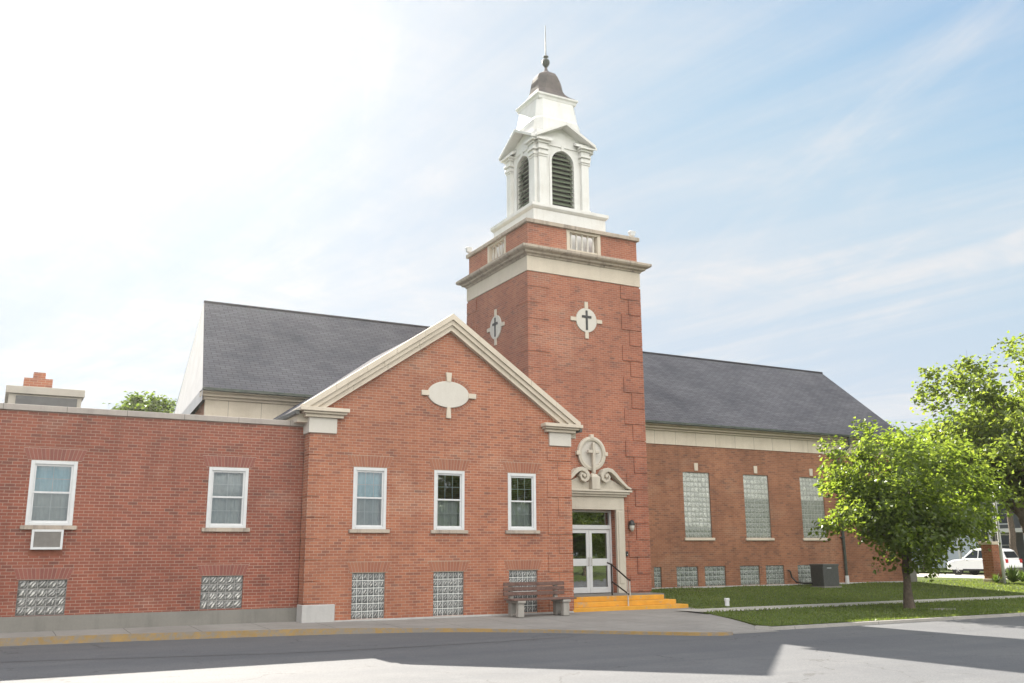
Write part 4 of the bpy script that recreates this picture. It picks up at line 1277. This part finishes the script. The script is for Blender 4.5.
# right side pilaster and back left pilasters seen in profile
for (x0, x1, y0, y1) in ((TC + h, TC + h + .14, TCY - 1.04, TCY - .76), (TC + h, TC + h + .14, TCY + .76, TCY + 1.04), (TC - 1.04, TC - .76, TCY + h, TCY + h + .14), (TC + .76, TC + 1.04, TCY + h, TCY + h + .14)):
    mb = MB(); mb.box(x0, x1, y0, y1, bz0 + .02, 16.62)
    gx = .05
    mb.box(x0 - .001, x1 + gx, y0 - gx, y1 + gx, 16.70, 16.84); mb.box(x0 - .001, x1 + .08, y0 - .07, y1 + .07, 16.9, 17.0); mb.box(x0 - .001, x1 + .16, y0 - .14, y1 + .14, 17.2, 17.31)
    mb.build('pilaster', MT['white_wood'], tow, .01)
mb = MB()
za, zp = 17.315, 18.02
for s in (-1, 1):
    prof = [(TCY, zp), (TCY + s * 1.34, za), (TCY + s * 1.34, za + .12), (TCY, zp + .13)]
    mb.prism(prof, TC + h - .62, TC + h + .38, 'x')
    prof = [(TC, zp), (TC + s * 1.34, za), (TC + s * 1.34, za + .12), (TC, zp + .13)]
    mb.prism(prof, TCY + h - .62, TCY + h + .38)
mb.build('belfry_pediment', MT['white_wood'], tow, .008)
def octo(h, c, z):  # square of half width h with corners cut by c
    return [(TC + x, TCY + y, z) for x, y in ((-h + c, -h), (h - c, -h), (h, -h + c), (h, h - c), (h - c, h), (-h + c, h), (-h, h - c), (-h, -h + c))]
MB().loft([octo(1.16, .1, 17.2), octo(1.14, .22, 17.5), octo(1.10, .27, 17.8), octo(1.07, .27, 18.1), octo(1.05, .26, 18.38), octo(.99, .24, 18.50), octo(.95, .22, 18.75), octo(.90, .19, 19.05), octo(.87, .18, 19.28)]).build('drum', MT['white_wood'], tow)
MB().loft([sq(.80, 19.25), sq(.86, 19.30), sq(.88, 19.40), sq(.93, 19.45), sq(.93, 19.52), sq(.82, 19.54)]).build('drum_cornice', MT['white_wood'], tow, .006)
prof = [(.91, 19.525), (.90, 19.55), (.77, 19.65), (.66, 19.80), (.59, 19.97), (.56, 20.2), (.545, 20.42), (.51, 20.6), (.42, 20.76), (.28, 20.87), (.14, 20.96), (.07, 21.06), (.045, 21.2)]
caps_ = []
for k, (r_, z) in enumerate(prof):
    caps_.append(octo(r_, r_ * (.08 + .48 * min(1, k / 7)), z))
MB().loft(caps_).build('copper_cap', MT['copper'], tow)
MB().lathe(TC, TCY, [(.045, 21.18), (.07, 21.22), (.14, 21.32), (.165, 21.42), (.14, 21.52), (.06, 21.58), (.04, 21.63), (.11, 21.66), (.11, 21.69), (.03, 21.74), (.024, 21.8), (.014, 23.1)], 16).build('finial', MT['verdigris'], tow, smooth=True)

# floodlights on the parapet corners
def floodlight(x, y, ang, lab):
    o = thing('floodlight', lab, 'floodlight', (x, y, PZ1 + .153), 'floodlights on the tower parapet')
    MB().tube([(x, y, PZ1 + .153), (x, y, PZ1 + .22)], .025, 8).build('stem', MT['grey_metal'], o)
    rings = [[(x + dx, y + dy_, PZ1 + .22 + z) for dx, dy_ in ((-w_, -w_ * .7), (w_, -w_ * .7), (w_, w_ * .7), (-w_, w_ * .7))] for w_, z in ((.04, 0), (.10, .05), (.125, .19), (.125, .23))]
    MB().loft(rings).build('lamp_head', MT['white'], o, .01)
floodlight(TC + hp - .02, TCY - hp + .12, 0, 'small white floodlight on the right front corner of the tower parapet')
floodlight(TC - hp + .05, TCY + hp - .02, 0, 'small white floodlight on the far left corner of the tower parapet')

# ------------------------------------------------------------------ steps, hand rail, lamp
st = thing('entrance_steps', 'bright yellow painted entrance steps before the glazed doors', 'steps', (18, 26.5, 0))
rs = .147
for i, (y0, xr) in enumerate(((25.22, 20.22), (25.54, 19.98), (25.86, 19.74))):
    z0, z1 = (-.1 if i == 0 else rs * i + .001), rs * (i + 1)
    y1 = 27.68
    MB().box(15.80, xr, y0, y1 if i == 2 else (25.86 + .3), z0, z1 if i < 2 else z1 - .004).build('step', MT['yellow_step'], st, .012)
    if i < 2: MB().box(19.0 + .4, xr - .003, 25.86 + .302, y1, z0, z1 - .002).build('step_end', MT['yellow_step'], st, .012)
MB().box(15.803, 19.735, 26.08, 27.79, .40, .445).build('landing', MT['found'], st)
MB().box(19.745, 20.62, 27.0, 27.79, -.1, .43).build('landing_end', MT['found'], st)

hr = thing('handrail', 'dark pipe handrail with pale posts on the yellow steps', 'handrail', (18, 25.8, .147))
hxx = 18.0
MB().tube([(hxx, 26.55, 1.47), (hxx, 26.32, 1.42), (hxx, 25.40, .96), (hxx, 25.30, .93)], .026, 10).build('top_rail', MT['bronze'], hr)
MB().tube([(hxx, 26.32, .88), (hxx, 25.38, .50)], .024, 10).build('lower_rail', MT['bronze'], hr)
MB().tube([(hxx, 25.44, .147), (hxx, 25.44, .975)], .024, 10).build('post', MT['steel'], hr)
MB().tube([(hxx, 25.33, .47), (hxx, 25.33, .93)], .022, 10).build('end_bar', MT['steel'], hr)
MB().tube([(hxx, 26.32, .444), (hxx, 26.32, 1.40)], .024, 10).build('post', MT['bronze'], hr)

wlamp = thing('wall_lamp', 'small dark wall lantern on the tower brick right of the doors', 'wall lamp', (19.83, TY, 2.7))
MB().box(19.77, 19.89, TY - .03, TY - .002, 2.6, 2.95).build('back_plate', MT['black'], wlamp, .006)
MB().lathe(19.83, TY - .14, [(.03, 2.52), (.06, 2.56), (.09, 2.62), (.095, 2.74)], 12).build('lamp_glass', MT['lamp_glass'], wlamp, smooth=True)
MB().lathe(19.83, TY - .14, [(.115, 2.742), (.11, 2.78), (.08, 2.88), (.02, 2.92)], 12).tube([(19.83, TY - .03, 2.82), (19.83, TY - .12, 2.84)], .018, 8).build('hood', MT['black'], wlamp)
bb = thing('intercom_box', 'tiny black intercom box beside the stone door jamb', 'intercom', (19.66, TY, 1.75))
MB().box(19.62, 19.71, TY - .05, TY - .002, 1.68, 1.84).build('housing', MT['black'], bb, .006)
MB().lathe(19.665, TY - .05, [(.02, -.012), (.02, .0)], 10, 'y', cz=1.73).build('button', MT['steel'], bb)

# ------------------------------------------------------------------ bench
bn = thing('bench', 'weathered wooden slat bench on grey concrete ends against the brick wall', 'bench', (14.1, 24.55, .03))
zb = .02
for x0, x1 in ((13.32, 13.52), (14.82, 15.02)):
    mb = MB()
    # front leg, rear leg that leans up as the back support, seat block
    mb.box(x0, x1, 24.16, 24.32, zb, .40); mb.box(x0 + .012, x1 - .012, 24.60, 24.80, zb, .40)
    mb.box(x0 - .03, x1 + .03, 24.12, 24.84, .401, .475)
    mb.box(x0 + .04, x1 - .04, 24.74, 24.86, .476, .93)
    mb.box(x0 + .05, x1 - .05, 24.322, 24.618, zb + .03, .12)
    mb.build('concrete_end', MT['bench_stone'], bn, .02)
for k in range(4):
    y = 24.14 + k * .155
    MB().box(13.16, 15.26, y, y + .13, .479, .525).build('seat_slat', MT['wood'], bn, .008)
for z in (.60, .735, .87):
    MB().box(13.14, 15.18, 24.69, 24.735, z, z + .105).build('back_slat', MT['wood'], bn, .008)

# ------------------------------------------------------------------ things by the hall wall
cu = thing('air_condenser', 'dark grey air conditioning condenser on the lawn by the hall wall', 'air conditioner', (30.5, 29.3, .38))
x0, x1, y0, y1, z0, z1 = 30.34, 31.22, 29.0, 29.72, .40, 1.26
MB().box(x0 - .05, x1 + .05, y0 - .05, y1 + .05, .25, .40).build('pad', MT['found'], cu)
MB().box(x0, x1, y0, y1, z0 + .002, z1).build('cabinet', MT['dark_metal'], cu, .03)
mb = MB()
for k in range(16):
    z = z0 + .1 + k * .042
    mb.box(x0 + .05, x1 - .05, y0 - .012, y0 - .001, z, z + .018); mb.box(x0 - .012, x0 - .001, y0 + .05, y1 - .05, z, z + .018)
mb.build('louver_grille', MT['dark_metal'], cu)
MB().box(x0 - .02, x1 + .02, y0 - .02, y1 + .02, z1 - .06, z1 + .025).build('top_cover', MT['dark_metal'], cu, .015)
MB().box(x0 + .2, x0 + .45, y0 - .016, y0 - .0125, 1.1, 1.15).build('name_plate', MT['grey_metal'], cu)
tag(MB().tube([(29.85, HY - .03, 1.02), (29.86, HY - .12, .98), (29.9, HY - .14, .75), (30.0, HY - .3, .55), (30.1, HY - .6, .50), (30.2, HY - 1.0, .52)], .035, 8).build('refrigerant_pipe', MT['black']), 'thin black pipe curving from the hall wall to the condenser', 'pipe')
pst = thing('pipe_stub', 'short white capped pipe stub standing in the lawn by the steps', 'pipe', (21.05, 24.3, .13))
MB().lathe(21.05, 24.3, [(.075, .1), (.075, .26)], 14).build('pipe', MT['white'], pst)
MB().lathe(21.05, 24.3, [(.09, .26), (.09, .33), (.07, .345)], 14).build('cap', MT['white'], pst, .006)
dr_ = MB().box(26.0, 26.7, 20.2, 20.7, -.1, zl(20.4) + .035)
tag(dr_.build('utility_cover', MT['kerb'], None, .01), 'flat concrete utility cover in the grass near the small tree', 'utility cover')

# ------------------------------------------------------------------ trees
def limb(mb, p, d, r, ln, lvl, tips, spread=.6, upb=.15, kink=.22):
    segs = 5; pts = [p.copy()]; rad = [r]
    for i in range(segs):
        d = (d + Vector((random.gauss(0, kink), random.gauss(0, kink), random.gauss(0, kink) + upb)) * .35).normalized()
        p = p + d * (ln / segs); pts.append(p.copy()); rad.append(r * (1 - .55 * (i + 1) / segs))
    mb.tube(pts, rad, 9 if lvl > 2 else 5, caps=False)
    tips += pts[2:]
    if lvl <= 0: return
    n = 3 if lvl > 1 else 2
    for k in range(n):
        i = random.randint(2, segs)
        a = random.random() * 2 * math.pi
        o = d.orthogonal().normalized(); o.rotate(Matrix.Rotation(a, 3, d))
        nd = (d * (1 - spread * .5) + o * spread * random.uniform(.7, 1.3)).normalized()
        limb(mb, pts[i], nd, rad[i] * .68, ln * random.uniform(.6, .82), lvl - 1, tips, spread, upb, kink)
def leaf_quad(mb, p, n, s):
    """one leaf: a pointed, folded blade"""
    t = n.orthogonal().normalized(); t.rotate(Matrix.Rotation(random.random() * 6.283, 3, n))
    b = n.cross(t)
    fold = n * s * .18
    mb.add([p - t * s * .5, p + b * s * .42 + fold - t * s * .08, p + t * s * .62, p - b * s * .42 + fold - t * s * .08], [(0, 1, 2), (0, 2, 3)])
def in_crown(p, c, rad, lumps):
    d = Vector(((p.x - c.x) / rad.x, (p.y - c.y) / rad.y, (p.z - c.z) / rad.z))
    l = d.length
    if l < 1e-6: return True
    u = d / l
    k = 1.0
    for v, a, w_ in lumps:
        k += a * math.exp(-(1 - u.dot(v)) * w_)
    return l < k
def tree(name, label, cat, base, h, crown_c, crown_r, n_clump, per, leaf, mat, trunk_r, trunk_h, seed, group=None, lean=(0, 0), lvl=3, clump_r=.38, nlimb=7, flat=.0, cut=None):
    random.seed(seed)
    t = thing(name, label, cat, base, group)
    base = Vector(base); cc = base + Vector(crown_c); cr = Vector(crown_r)
    lumps = []
    for _ in range(11):
        v = Vector((random.gauss(0, 1), random.gauss(0, 1), random.gauss(0, .8))).normalized()
        lumps.append((v, random.uniform(-.45, .20), random.uniform(6, 18)))
    mb = MB(); tips = []
    top = base + Vector((lean[0], lean[1], trunk_h))
    pts = [base + (top - base) * k / 6 + Vector((random.gauss(0, .02), random.gauss(0, .02), 0)) * (k > 0) for k in range(7)]
    pts[0] = base + Vector((0, 0, -.15))
    mb.tube(pts, [trunk_r * (1.45 if k == 0 else 1.12 if k == 1 else 1 - .05 * k) for k in range(7)], 12, caps=False)
    # leader
    for k in range(nlimb):
        a = 2 * math.pi * k / nlimb + random.uniform(-.3, .3)
        el = random.uniform(.25, 1.0)
        d = Vector((math.cos(a) * (1 - el * .45), math.sin(a) * (1 - el * .45), .25 + el * .9)).normalized()
        pz = pts[-1] - Vector((0, 0, random.uniform(0, trunk_h * .12)))
        reach = min(cr.x, cr.z) * random.uniform(.42, .6)
        limb(mb, pz, d, trunk_r * random.uniform(.42, .6), reach, lvl, tips)
    limb(mb, pts[-1], Vector((0, 0, 1)), trunk_r * .7, (cc.z + cr.z - top.z) * .40, lvl, tips, .5)
    mb.build('trunk', MT['bark'], t, smooth=True)
    centers = []
    tips = [p for p in tips if in_crown(p, cc, cr, lumps)]
    random.shuffle(tips)
    tries = 0
    while len(centers) < n_clump and tries < n_clump * 60:
        tries += 1
        u = Vector((random.gauss(0, 1), random.gauss(0, 1), random.gauss(0, 1))).normalized() * (random.random() ** .42)
        p = Vector((cc.x + u.x * cr.x * 1.12, cc.y + u.y * cr.y * 1.12, cc.z + u.z * cr.z * 1.12))
        if tips and random.random() < .35: p = random.choice(tips) + Vector((random.gauss(0, .2), random.gauss(0, .2), random.gauss(0, .2)))
        if not in_crown(p, cc, cr, lumps): continue
        if p.z < cc.z - cr.z * (1 - flat): continue
        centers.append(p)
    lb = MB()
    for p in centers:
        out_ = (p - cc); out_ = Vector((out_.x, out_.y, out_.z * .6))
        out_ = out_.normalized() if out_.length > .01 else Vector((0, 0, 1))
        cr_ = clump_r * random.uniform(.6, 1.35)
        dr = (out_ + Vector((0, 0, -.25))).normalized()
        for _ in range(int(per * random.uniform(.5, 1.4))):
            g_ = Vector((random.gauss(0, 1), random.gauss(0, 1), random.gauss(0, .7)))
            if g_.length > 1.9: g_ *= 1.9 / g_.length
            g_ *= cr_
            q = p + g_ + dr * abs(random.gauss(0, cr_ * .5))
            nrm = (Vector((random.gauss(0, .7), random.gauss(0, .7), 1.0 + random.gauss(0, .5))) + out_ * .5).normalized()
            leaf_quad(lb, q, nrm, leaf * random.uniform(.65, 1.35))
    lb.build('crown', MT[mat], t, fix=False)
    return t
tree('maple_tree', 'small round bright green maple growing from the lawn by the kerb', 'tree', (25.75, 21.15, .06), 6, (.2, -.1, 3.45), (3.0, 2.9, 2.4), 300, 80, .13, 'leaf', .135, 1.75, 21, flat=.08, clump_r=.25)
tree('large_tree', 'tall spreading green tree behind the small maple at the right edge', 'tree', (38.4, 24.7, .13), 11, (1.0, -.2, 7.4), (6.0, 5.7, 4.7), 400, 70, .19, 'leaf_big', .24, 3.4, 33, lean=(-.75, .25), clump_r=.36, nlimb=8, flat=.1)
tree('distant_tree', 'round green treetop showing above the annex roof', 'tree', (6.3, 50, 0), 10, (.1, 0, 7.35), (2.0, 2.0, 2.15), 300, 80, .2, 'leaf_far', .2, 4.5, 44, clump_r=.28)
bgt = [('street_tree', 'slim tree before the dark porch house across the side street', (56.6, 38.2, .45), (0, 0, 8.5), (4.2, 4.2, 3.4), .22, 4.8, 51),
       ('street_tree', 'leafy tree beyond the side street behind the white car', (62, 49, .48), (0, 0, 7.0), (4.6, 4.6, 3.8), .24, 3.0, 52),
       ('street_tree', 'leafy tree beside the blue grey house beyond the side street', (60, 60, .5), (0, 0, 6.5), (4.6, 4.6, 4.0), .24, 2.6, 53)]
for nm, lab, b, cc, cr, tr_, th, sd_ in bgt:
    tree(nm, lab, 'tree', b, 10, cc, cr, 170, 38, .34, 'leaf_far', tr_, th, sd_, clump_r=.6, lvl=2, nlimb=5)
# trees across the street: the windows mirror them
proto = tree('opposite_tree', 'leafy street tree across the road, mirrored in the church windows', 'tree', (30, -14, -.1), 9, (0, 0, 6.0), (4.6, 4.2, 4.4), 230, 40, .34, 'leaf_far', .22, 2.2, 61, group='trees across the road mirrored in the windows', clump_r=.6, lvl=2, nlimb=5)
for i, (x, y, s, rz_) in enumerate(((37.5, -15, 1.05, 1.0), (45, -13.5, .95, 2.2), (52, -15, 1.1, 3.7), (-14, -15, 1.0, 5.0), (60, -14, 1.05, .4))):
    c = proto.copy(); COL.objects.link(c); c.location = (x, y, -.1); c.rotation_euler.z = rz_; c.scale = (s, s, s)
    for ch in list(proto.children):
        k = ch.copy(); COL.objects.link(k); k.parent = c

# ------------------------------------------------------------------ right background: pier, plants, pole, car, houses
pr = thing('brick_pier', 'square brick pier with a pale cap standing before the white car', 'pier', (41.5, 29.2, .36))
px0, px1, py0, py1 = 41.24, 41.77, 28.95, 29.5
MB().box(px0, px1, py0, py1, .2, 2.05).build('shaft', MT['brick_gable'], pr)
MB().box(px0 - .07, px1 + .07, py0 - .07, py1 + .07, 2.053, 2.2).build('cap', MT['stone'], pr, .02)
MB().box(px0 - .05, px1 + .05, py0 - .05, py1 + .05, .2, .5).build('base', MT['stone'], pr, .02)
def yucca(x, y, z, n, s, seed, lab):
    random.seed(seed)
    mb = MB()
    for _ in range(n):
        a = random.random() * 6.283; el = random.uniform(.35, 1.4); L_ = s * random.uniform(.6, 1.1)
        d = Vector((math.cos(a) * math.cos(el), math.sin(a) * math.cos(el), math.sin(el)))
        sd_ = Vector((-math.sin(a), math.cos(a), 0)) * .03 * s / .6
        p = Vector((x, y, z)); m_ = p + d * L_ * .55; e = p + d * L_ + Vector((0, 0, -.12 * L_ * math.cos(el)))
        mb.add([p - sd_ * .6, p + sd_ * .6, m_ + sd_, m_ - sd_, e], [(0, 1, 2, 3), (3, 2, 4)])
    tag(mb.build('yucca_plant', MT['yucca'], None, fix=False), lab, 'plant', 'spiky plants by the brick pier')
yucca(41.8, 28.45, .34, 120, .85, 1, 'larger spiky plant at the foot of the brick pier and flagpole')
yucca(42.4, 28.4, .36, 90, .65, 2, 'spiky plant rightmost of those beside the brick pier')
yucca(40.95, 28.7, .34, 60, .5, 3, 'smallest spiky plant left of the brick pier')
fp = thing('flagpole', 'thin white flagpole in front of the brick pier', 'flagpole', (41.35, 28.58, .33))
MB().lathe(41.35, 28.58, [(.075, .3), (.07, 2), (.045, 8.2)], 12).build('pole', MT['white'], fp, smooth=True)
MB().lathe(41.35, 28.58, [(.02, 8.2), (.07, 8.25), (.09, 8.32), (.07, 8.39), (.02, 8.43)], 12).build('finial', MT['steel'], fp, smooth=True)
fl = thing('flag', 'limp red, white and blue striped flag hanging from the pole', 'flag', (41.4, 28.58, 7.9))
mbs = {'flag_red': MB(), 'flag_white': MB(), 'flag_blue': MB()}
FLW, FLH, NU, NV = 1.9, 1.15, 24, 13
def fpos(u, v):   # u along the fly 0..1, v down the hoist 0..1; droops to the right
    x = 41.42 + .62 * u * FLW * .75 + .10 * math.sin(v * 5 + u * 4)
    y = 28.58 - .30 * u * FLW + .12 * math.sin(u * 9 + v * 3) * (.3 + u)
    z = 7.9 - v * FLH * (1 - .35 * u) - u * FLW * .62 - .08 * math.sin(u * 6)
    return (x, y, z)
for i in range(NU):
    for j in range(NV):
        q = [fpos(i / NU, j / NV), fpos((i + 1) / NU, j / NV), fpos((i + 1) / NU, (j + 1) / NV), fpos(i / NU, (j + 1) / NV)]
        k = 'flag_blue' if i < NU * .4 and j < 7 else ('flag_red' if j % 2 == 0 else 'flag_white')
        mbs[k].quad(*q)
mbs['flag_red'].build('red_stripes', MT['flag_red'], fl, fix=False)
mbs['flag_white'].build('white_stripes', MT['flag_white'], fl, fix=False)
canton = mbs['flag_blue'].build('blue_canton', MT['flag_blue'], fl, fix=False)
stb = MB()
for r_ in range(9):
    for c_ in range(6 if r_ % 2 == 0 else 5):
        u = (.4 / 12) * (1 + 2 * c_ + (r_ % 2)); v = (7 / 13) * (r_ + 1) / 10
        p = Vector(fpos(u, v)); a = Vector(fpos(u + .012, v)) - p; b = Vector(fpos(u, v + .018)) - p
        nn = a.cross(b).normalized() * .006
        for sg in (1, -1):
            ptsS = []
            for k in range(10):
                rr = 1.0 if k % 2 == 0 else .42
                t_ = math.pi / 2 + k * math.pi / 5
                ptsS.append(p + nn * sg + a * rr * math.cos(t_) - b * rr * math.sin(t_))
            stb.add(ptsS, [tuple(range(10))])
stb.build('stars', MT['flag_white'], canton, fix=False)

def make_car(loc, rz):
    t = thing('parked_car', 'white sport utility car parked on the side street behind the brick pier', 'car', (0, 0, 0))
    # built along +X = forward, then turned
    lower = [(-2.25, .42), (-2.30, .62), (-2.28, .98), (-1.9, 1.06), (1.0, 1.04), (1.75, .98), (2.2, .84), (2.32, .62), (2.28, .40), (1.85, .32), (-1.9, .32)]
    cabin = [(-2.22, 1.0), (-1.95, 1.56), (-1.7, 1.68), (-.4, 1.74), (.35, 1.66), (1.15, 1.04)]
    mb = MB()
    ws = [(-.93, .94), (-.80, 1.0)]
    def section(poly, y, kx=1., kz=1.): return [(x * kx, y, z) for x, z in poly]
    c = (0, .65)
    def sc(poly, k): return [(x * k, .65 + (z - .65) * k) for x, z in poly]
    mb.loft([section(sc(lower, .93), -.93), section(lower, -.86), section(lower, .86), section(sc(lower, .93), .93)])
    body = mb.build('body', MT['car_paint'], t, .02)
    mb = MB()
    mb.loft([section([(x * .98, z) for x, z in cabin], -.80), section(cabin, -.62), section(cabin, .62), section([(x * .98, z) for x, z in cabin], .80)])
    mb.v = [(x, y * (1 - .16 * max(0, (z - 1.04) / .7)), z) for x, y, z in mb.v]
    mb.build('cabin', MT['car_paint'], t, .03)
    for s in (-1, 1):
        for poly in ([(-1.85, 1.10), (-1.72, 1.54), (-1.15, 1.58), (-1.15, 1.10)], [(-1.07, 1.10), (-1.07, 1.58), (-.25, 1.58), (-.20, 1.10)], [(-.12, 1.10), (-.17, 1.58), (.25, 1.54), (.88, 1.10)]):
            m2 = MB()
            P = [(x, s * (.807 * (1 - .16 * max(0, (z - 1.04) / .7)) + .004), z) for x, z in poly]
            m2.add(P, [(0, 1, 2, 3)]); m2.build('side_window', MT['car_glass'], t, fix=False)
    MB().quad((1.10, -.62, 1.09), (1.10, .62, 1.09), (.42, .56, 1.62), (.42, -.56, 1.62)).build('windscreen', MT['car_glass'], t, fix=False)
    MB().quad((-2.215, .62, 1.12), (-2.215, -.62, 1.12), (-2.0, -.56, 1.52), (-2.0, .56, 1.52)).build('rear_window', MT['car_glass'], t, fix=False)
    for s in (-1, 1):
        for x in (-1.42, 1.45):
            w_ = MB().lathe(x, s * .80, [(.20, -.11), (.33, -.11), (.36, -.07), (.36, .07), (.33, .11), (.20, .11)], 22, 'y', cz=.36).build('wheel', MT['tyre'], t)
            mb = MB().lathe(x, s * .80, [(.06, .0), (.06, s * .125)] if s > 0 else [(.06, s * .125), (.06, 0)], 12, 'y', cz=.36)
            for k in range(5):
                a = 2 * math.pi * k / 5
                mb.tube([(x + .05 * math.cos(a), s * .915, .36 + .05 * math.sin(a)), (x + .22 * math.cos(a), s * .90, .36 + .22 * math.sin(a))], .032, 5)
            mb.build('rim', MT['rim'], w_)
        for x in (-1.42, 1.45): MB().lathe(x, s * .905, [(.42, -.02), (.42, .02)], 22, 'y', cz=.38).build('wheel_arch', MT['tyre'], t)
        MB().box(-1.0, 1.0, s * .90 - .03, s * .90 + .045, .30, .40).build('sill_trim', MT['tyre'], t)
        MB().box(2.10, 2.26, s * .70 - .16, s * .70 + .16, .68, .82).build('headlight', MT['lamp_glass'], t, .03)
        MB().box(-2.325, -2.22, s * .74 - .12, s * .74 + .12, .80, 1.04).build('tail_light', MT['red_lens'], t, .02)
        MB().box(.72, .88, s * .98 - .08, s * .98 + .08, 1.02, 1.16).build('mirror', MT['car_paint'], t, .03)
    MB().box(-2.34, -2.2, -.8, .8, .36, .5).box(2.2, 2.35, -.8, .8, .36, .5).build('bumper', MT['dark_metal'], t, .02)
    t.location = loc; t.rotation_euler.z = rz; t.scale = (.88, .9, .93)
make_car((54.05, 38.6, zl(38.6) - .12), R(90))

def house(name, label, x, y, wx, wy, h, rh, wallm, roofm, seed, porch=False):
    t = thing(name, label, 'house', (x, y, .45))
    mb = MB()
    z0, z1 = .4, .45 + h
    mb.box(x, x + wx, y, y + wy, z0, z1)
    mb.prism([(y, z1), (y + wy, z1), (y + wy / 2, z1 + rh)], x, x + wx, 'x')
    mb.build('wall', MT[wallm], t)
    mb = MB(); o = .4; k = rh / (wy / 2)
    for s in (-1, 1):
        ye = y + wy / 2 + s * (wy / 2 + o); ze = z1 - o * k
        P = [(x - o, y + wy / 2, z1 + rh + .02), (x + wx + o, y + wy / 2, z1 + rh + .02), (x + wx + o, ye, ze + .02), (x - o, ye, ze + .02)]
        L_ = wy / 2 * math.hypot(1, k)
        mb.add(P + [(a, b, c + .14) for a, b, c in P], [(0, 1, 2, 3), (4, 7, 6, 5), (0, 4, 5, 1), (1, 5, 6, 2), (2, 6, 7, 3), (3, 7, 4, 0)], [[(0, 0), (wx, 0), (wx, L_), (0, L_)]] * 6)
    mb.build('roof', MT[roofm], t)
    for yy in (y + wy * .2, y + wy * .5, y + wy * .8):
        for zz in ((1.5, 3.6) if h > 4.5 else (1.5,)):
            m2 = MB(); a = .5
            m2.box(x - .05, x + .02, yy - a - .09, yy - a, zz - .09, zz + 1.4); m2.box(x - .05, x + .02, yy + a, yy + a + .09, zz - .09, zz + 1.4)
            m2.box(x - .05, x + .02, yy - a, yy + a, zz - .09, zz); m2.box(x - .05, x + .02, yy - a, yy + a, zz + 1.31, zz + 1.4); m2.box(x - .04, x + .02, yy - a, yy + a, zz + .63, zz + .68)
            wd = m2.build('window', MT['white'], t)
            MB().quad((x - .012, yy - a, zz), (x - .012, yy + a, zz), (x - .012, yy + a, zz + 1.31), (x - .012, yy - a, zz + 1.31)).build('pane', MT['car_glass'], wd, fix=False)
    if porch:
        m2 = MB().box(x - 2.4, x - .06, y - .2, y + wy + .2, 2.95, 3.2); m2.build('porch_roof', MT['white'], t)
        MB().box(x - 2.3, x - .06, y, y + wy, .35, .75).build('porch_floor', MT['found'], t)
        for k in range(5):
            yy = y + .15 + (wy - .3) * k / 4
            MB().box(x - 2.25, x - 2.10, yy - .08, yy + .08, .753, 2.947).build('porch_post', MT['white'], t)
house('house', 'dark sided house with a white porch across the side street', 60.5, 33.5, 9, 10, 5.2, 3, 'siding_dark', 'shingle_dark', 1, True)
house('house', 'pale blue grey house beyond the side street behind the small maple', 66, 53, 9, 13, 4.8, 3.2, 'siding', 'shingle', 2)

# ------------------------------------------------------------------ thin scattering volume added to stand in for lens glare
hz = MB().box(-170, 210, -70, 142, -1.4, 24.5).build('glare_haze', bpy.data.materials.new('lens_glare_haze'))
hm = hz.data.materials[0]; hm.use_nodes = True
hn = hm.node_tree; hn.nodes.clear()
ho = hn.nodes.new('ShaderNodeOutputMaterial'); hv = hn.nodes.new('ShaderNodeVolumePrincipled')
hv.inputs['Color'].default_value = (1, .98, .95, 1)
hv.inputs['Density'].default_value = .00030
hv.inputs['Anisotropy'].default_value = .72
hn.links.new(hv.outputs[0], ho.inputs['Volume'])
hz['kind'] = 'stuff'
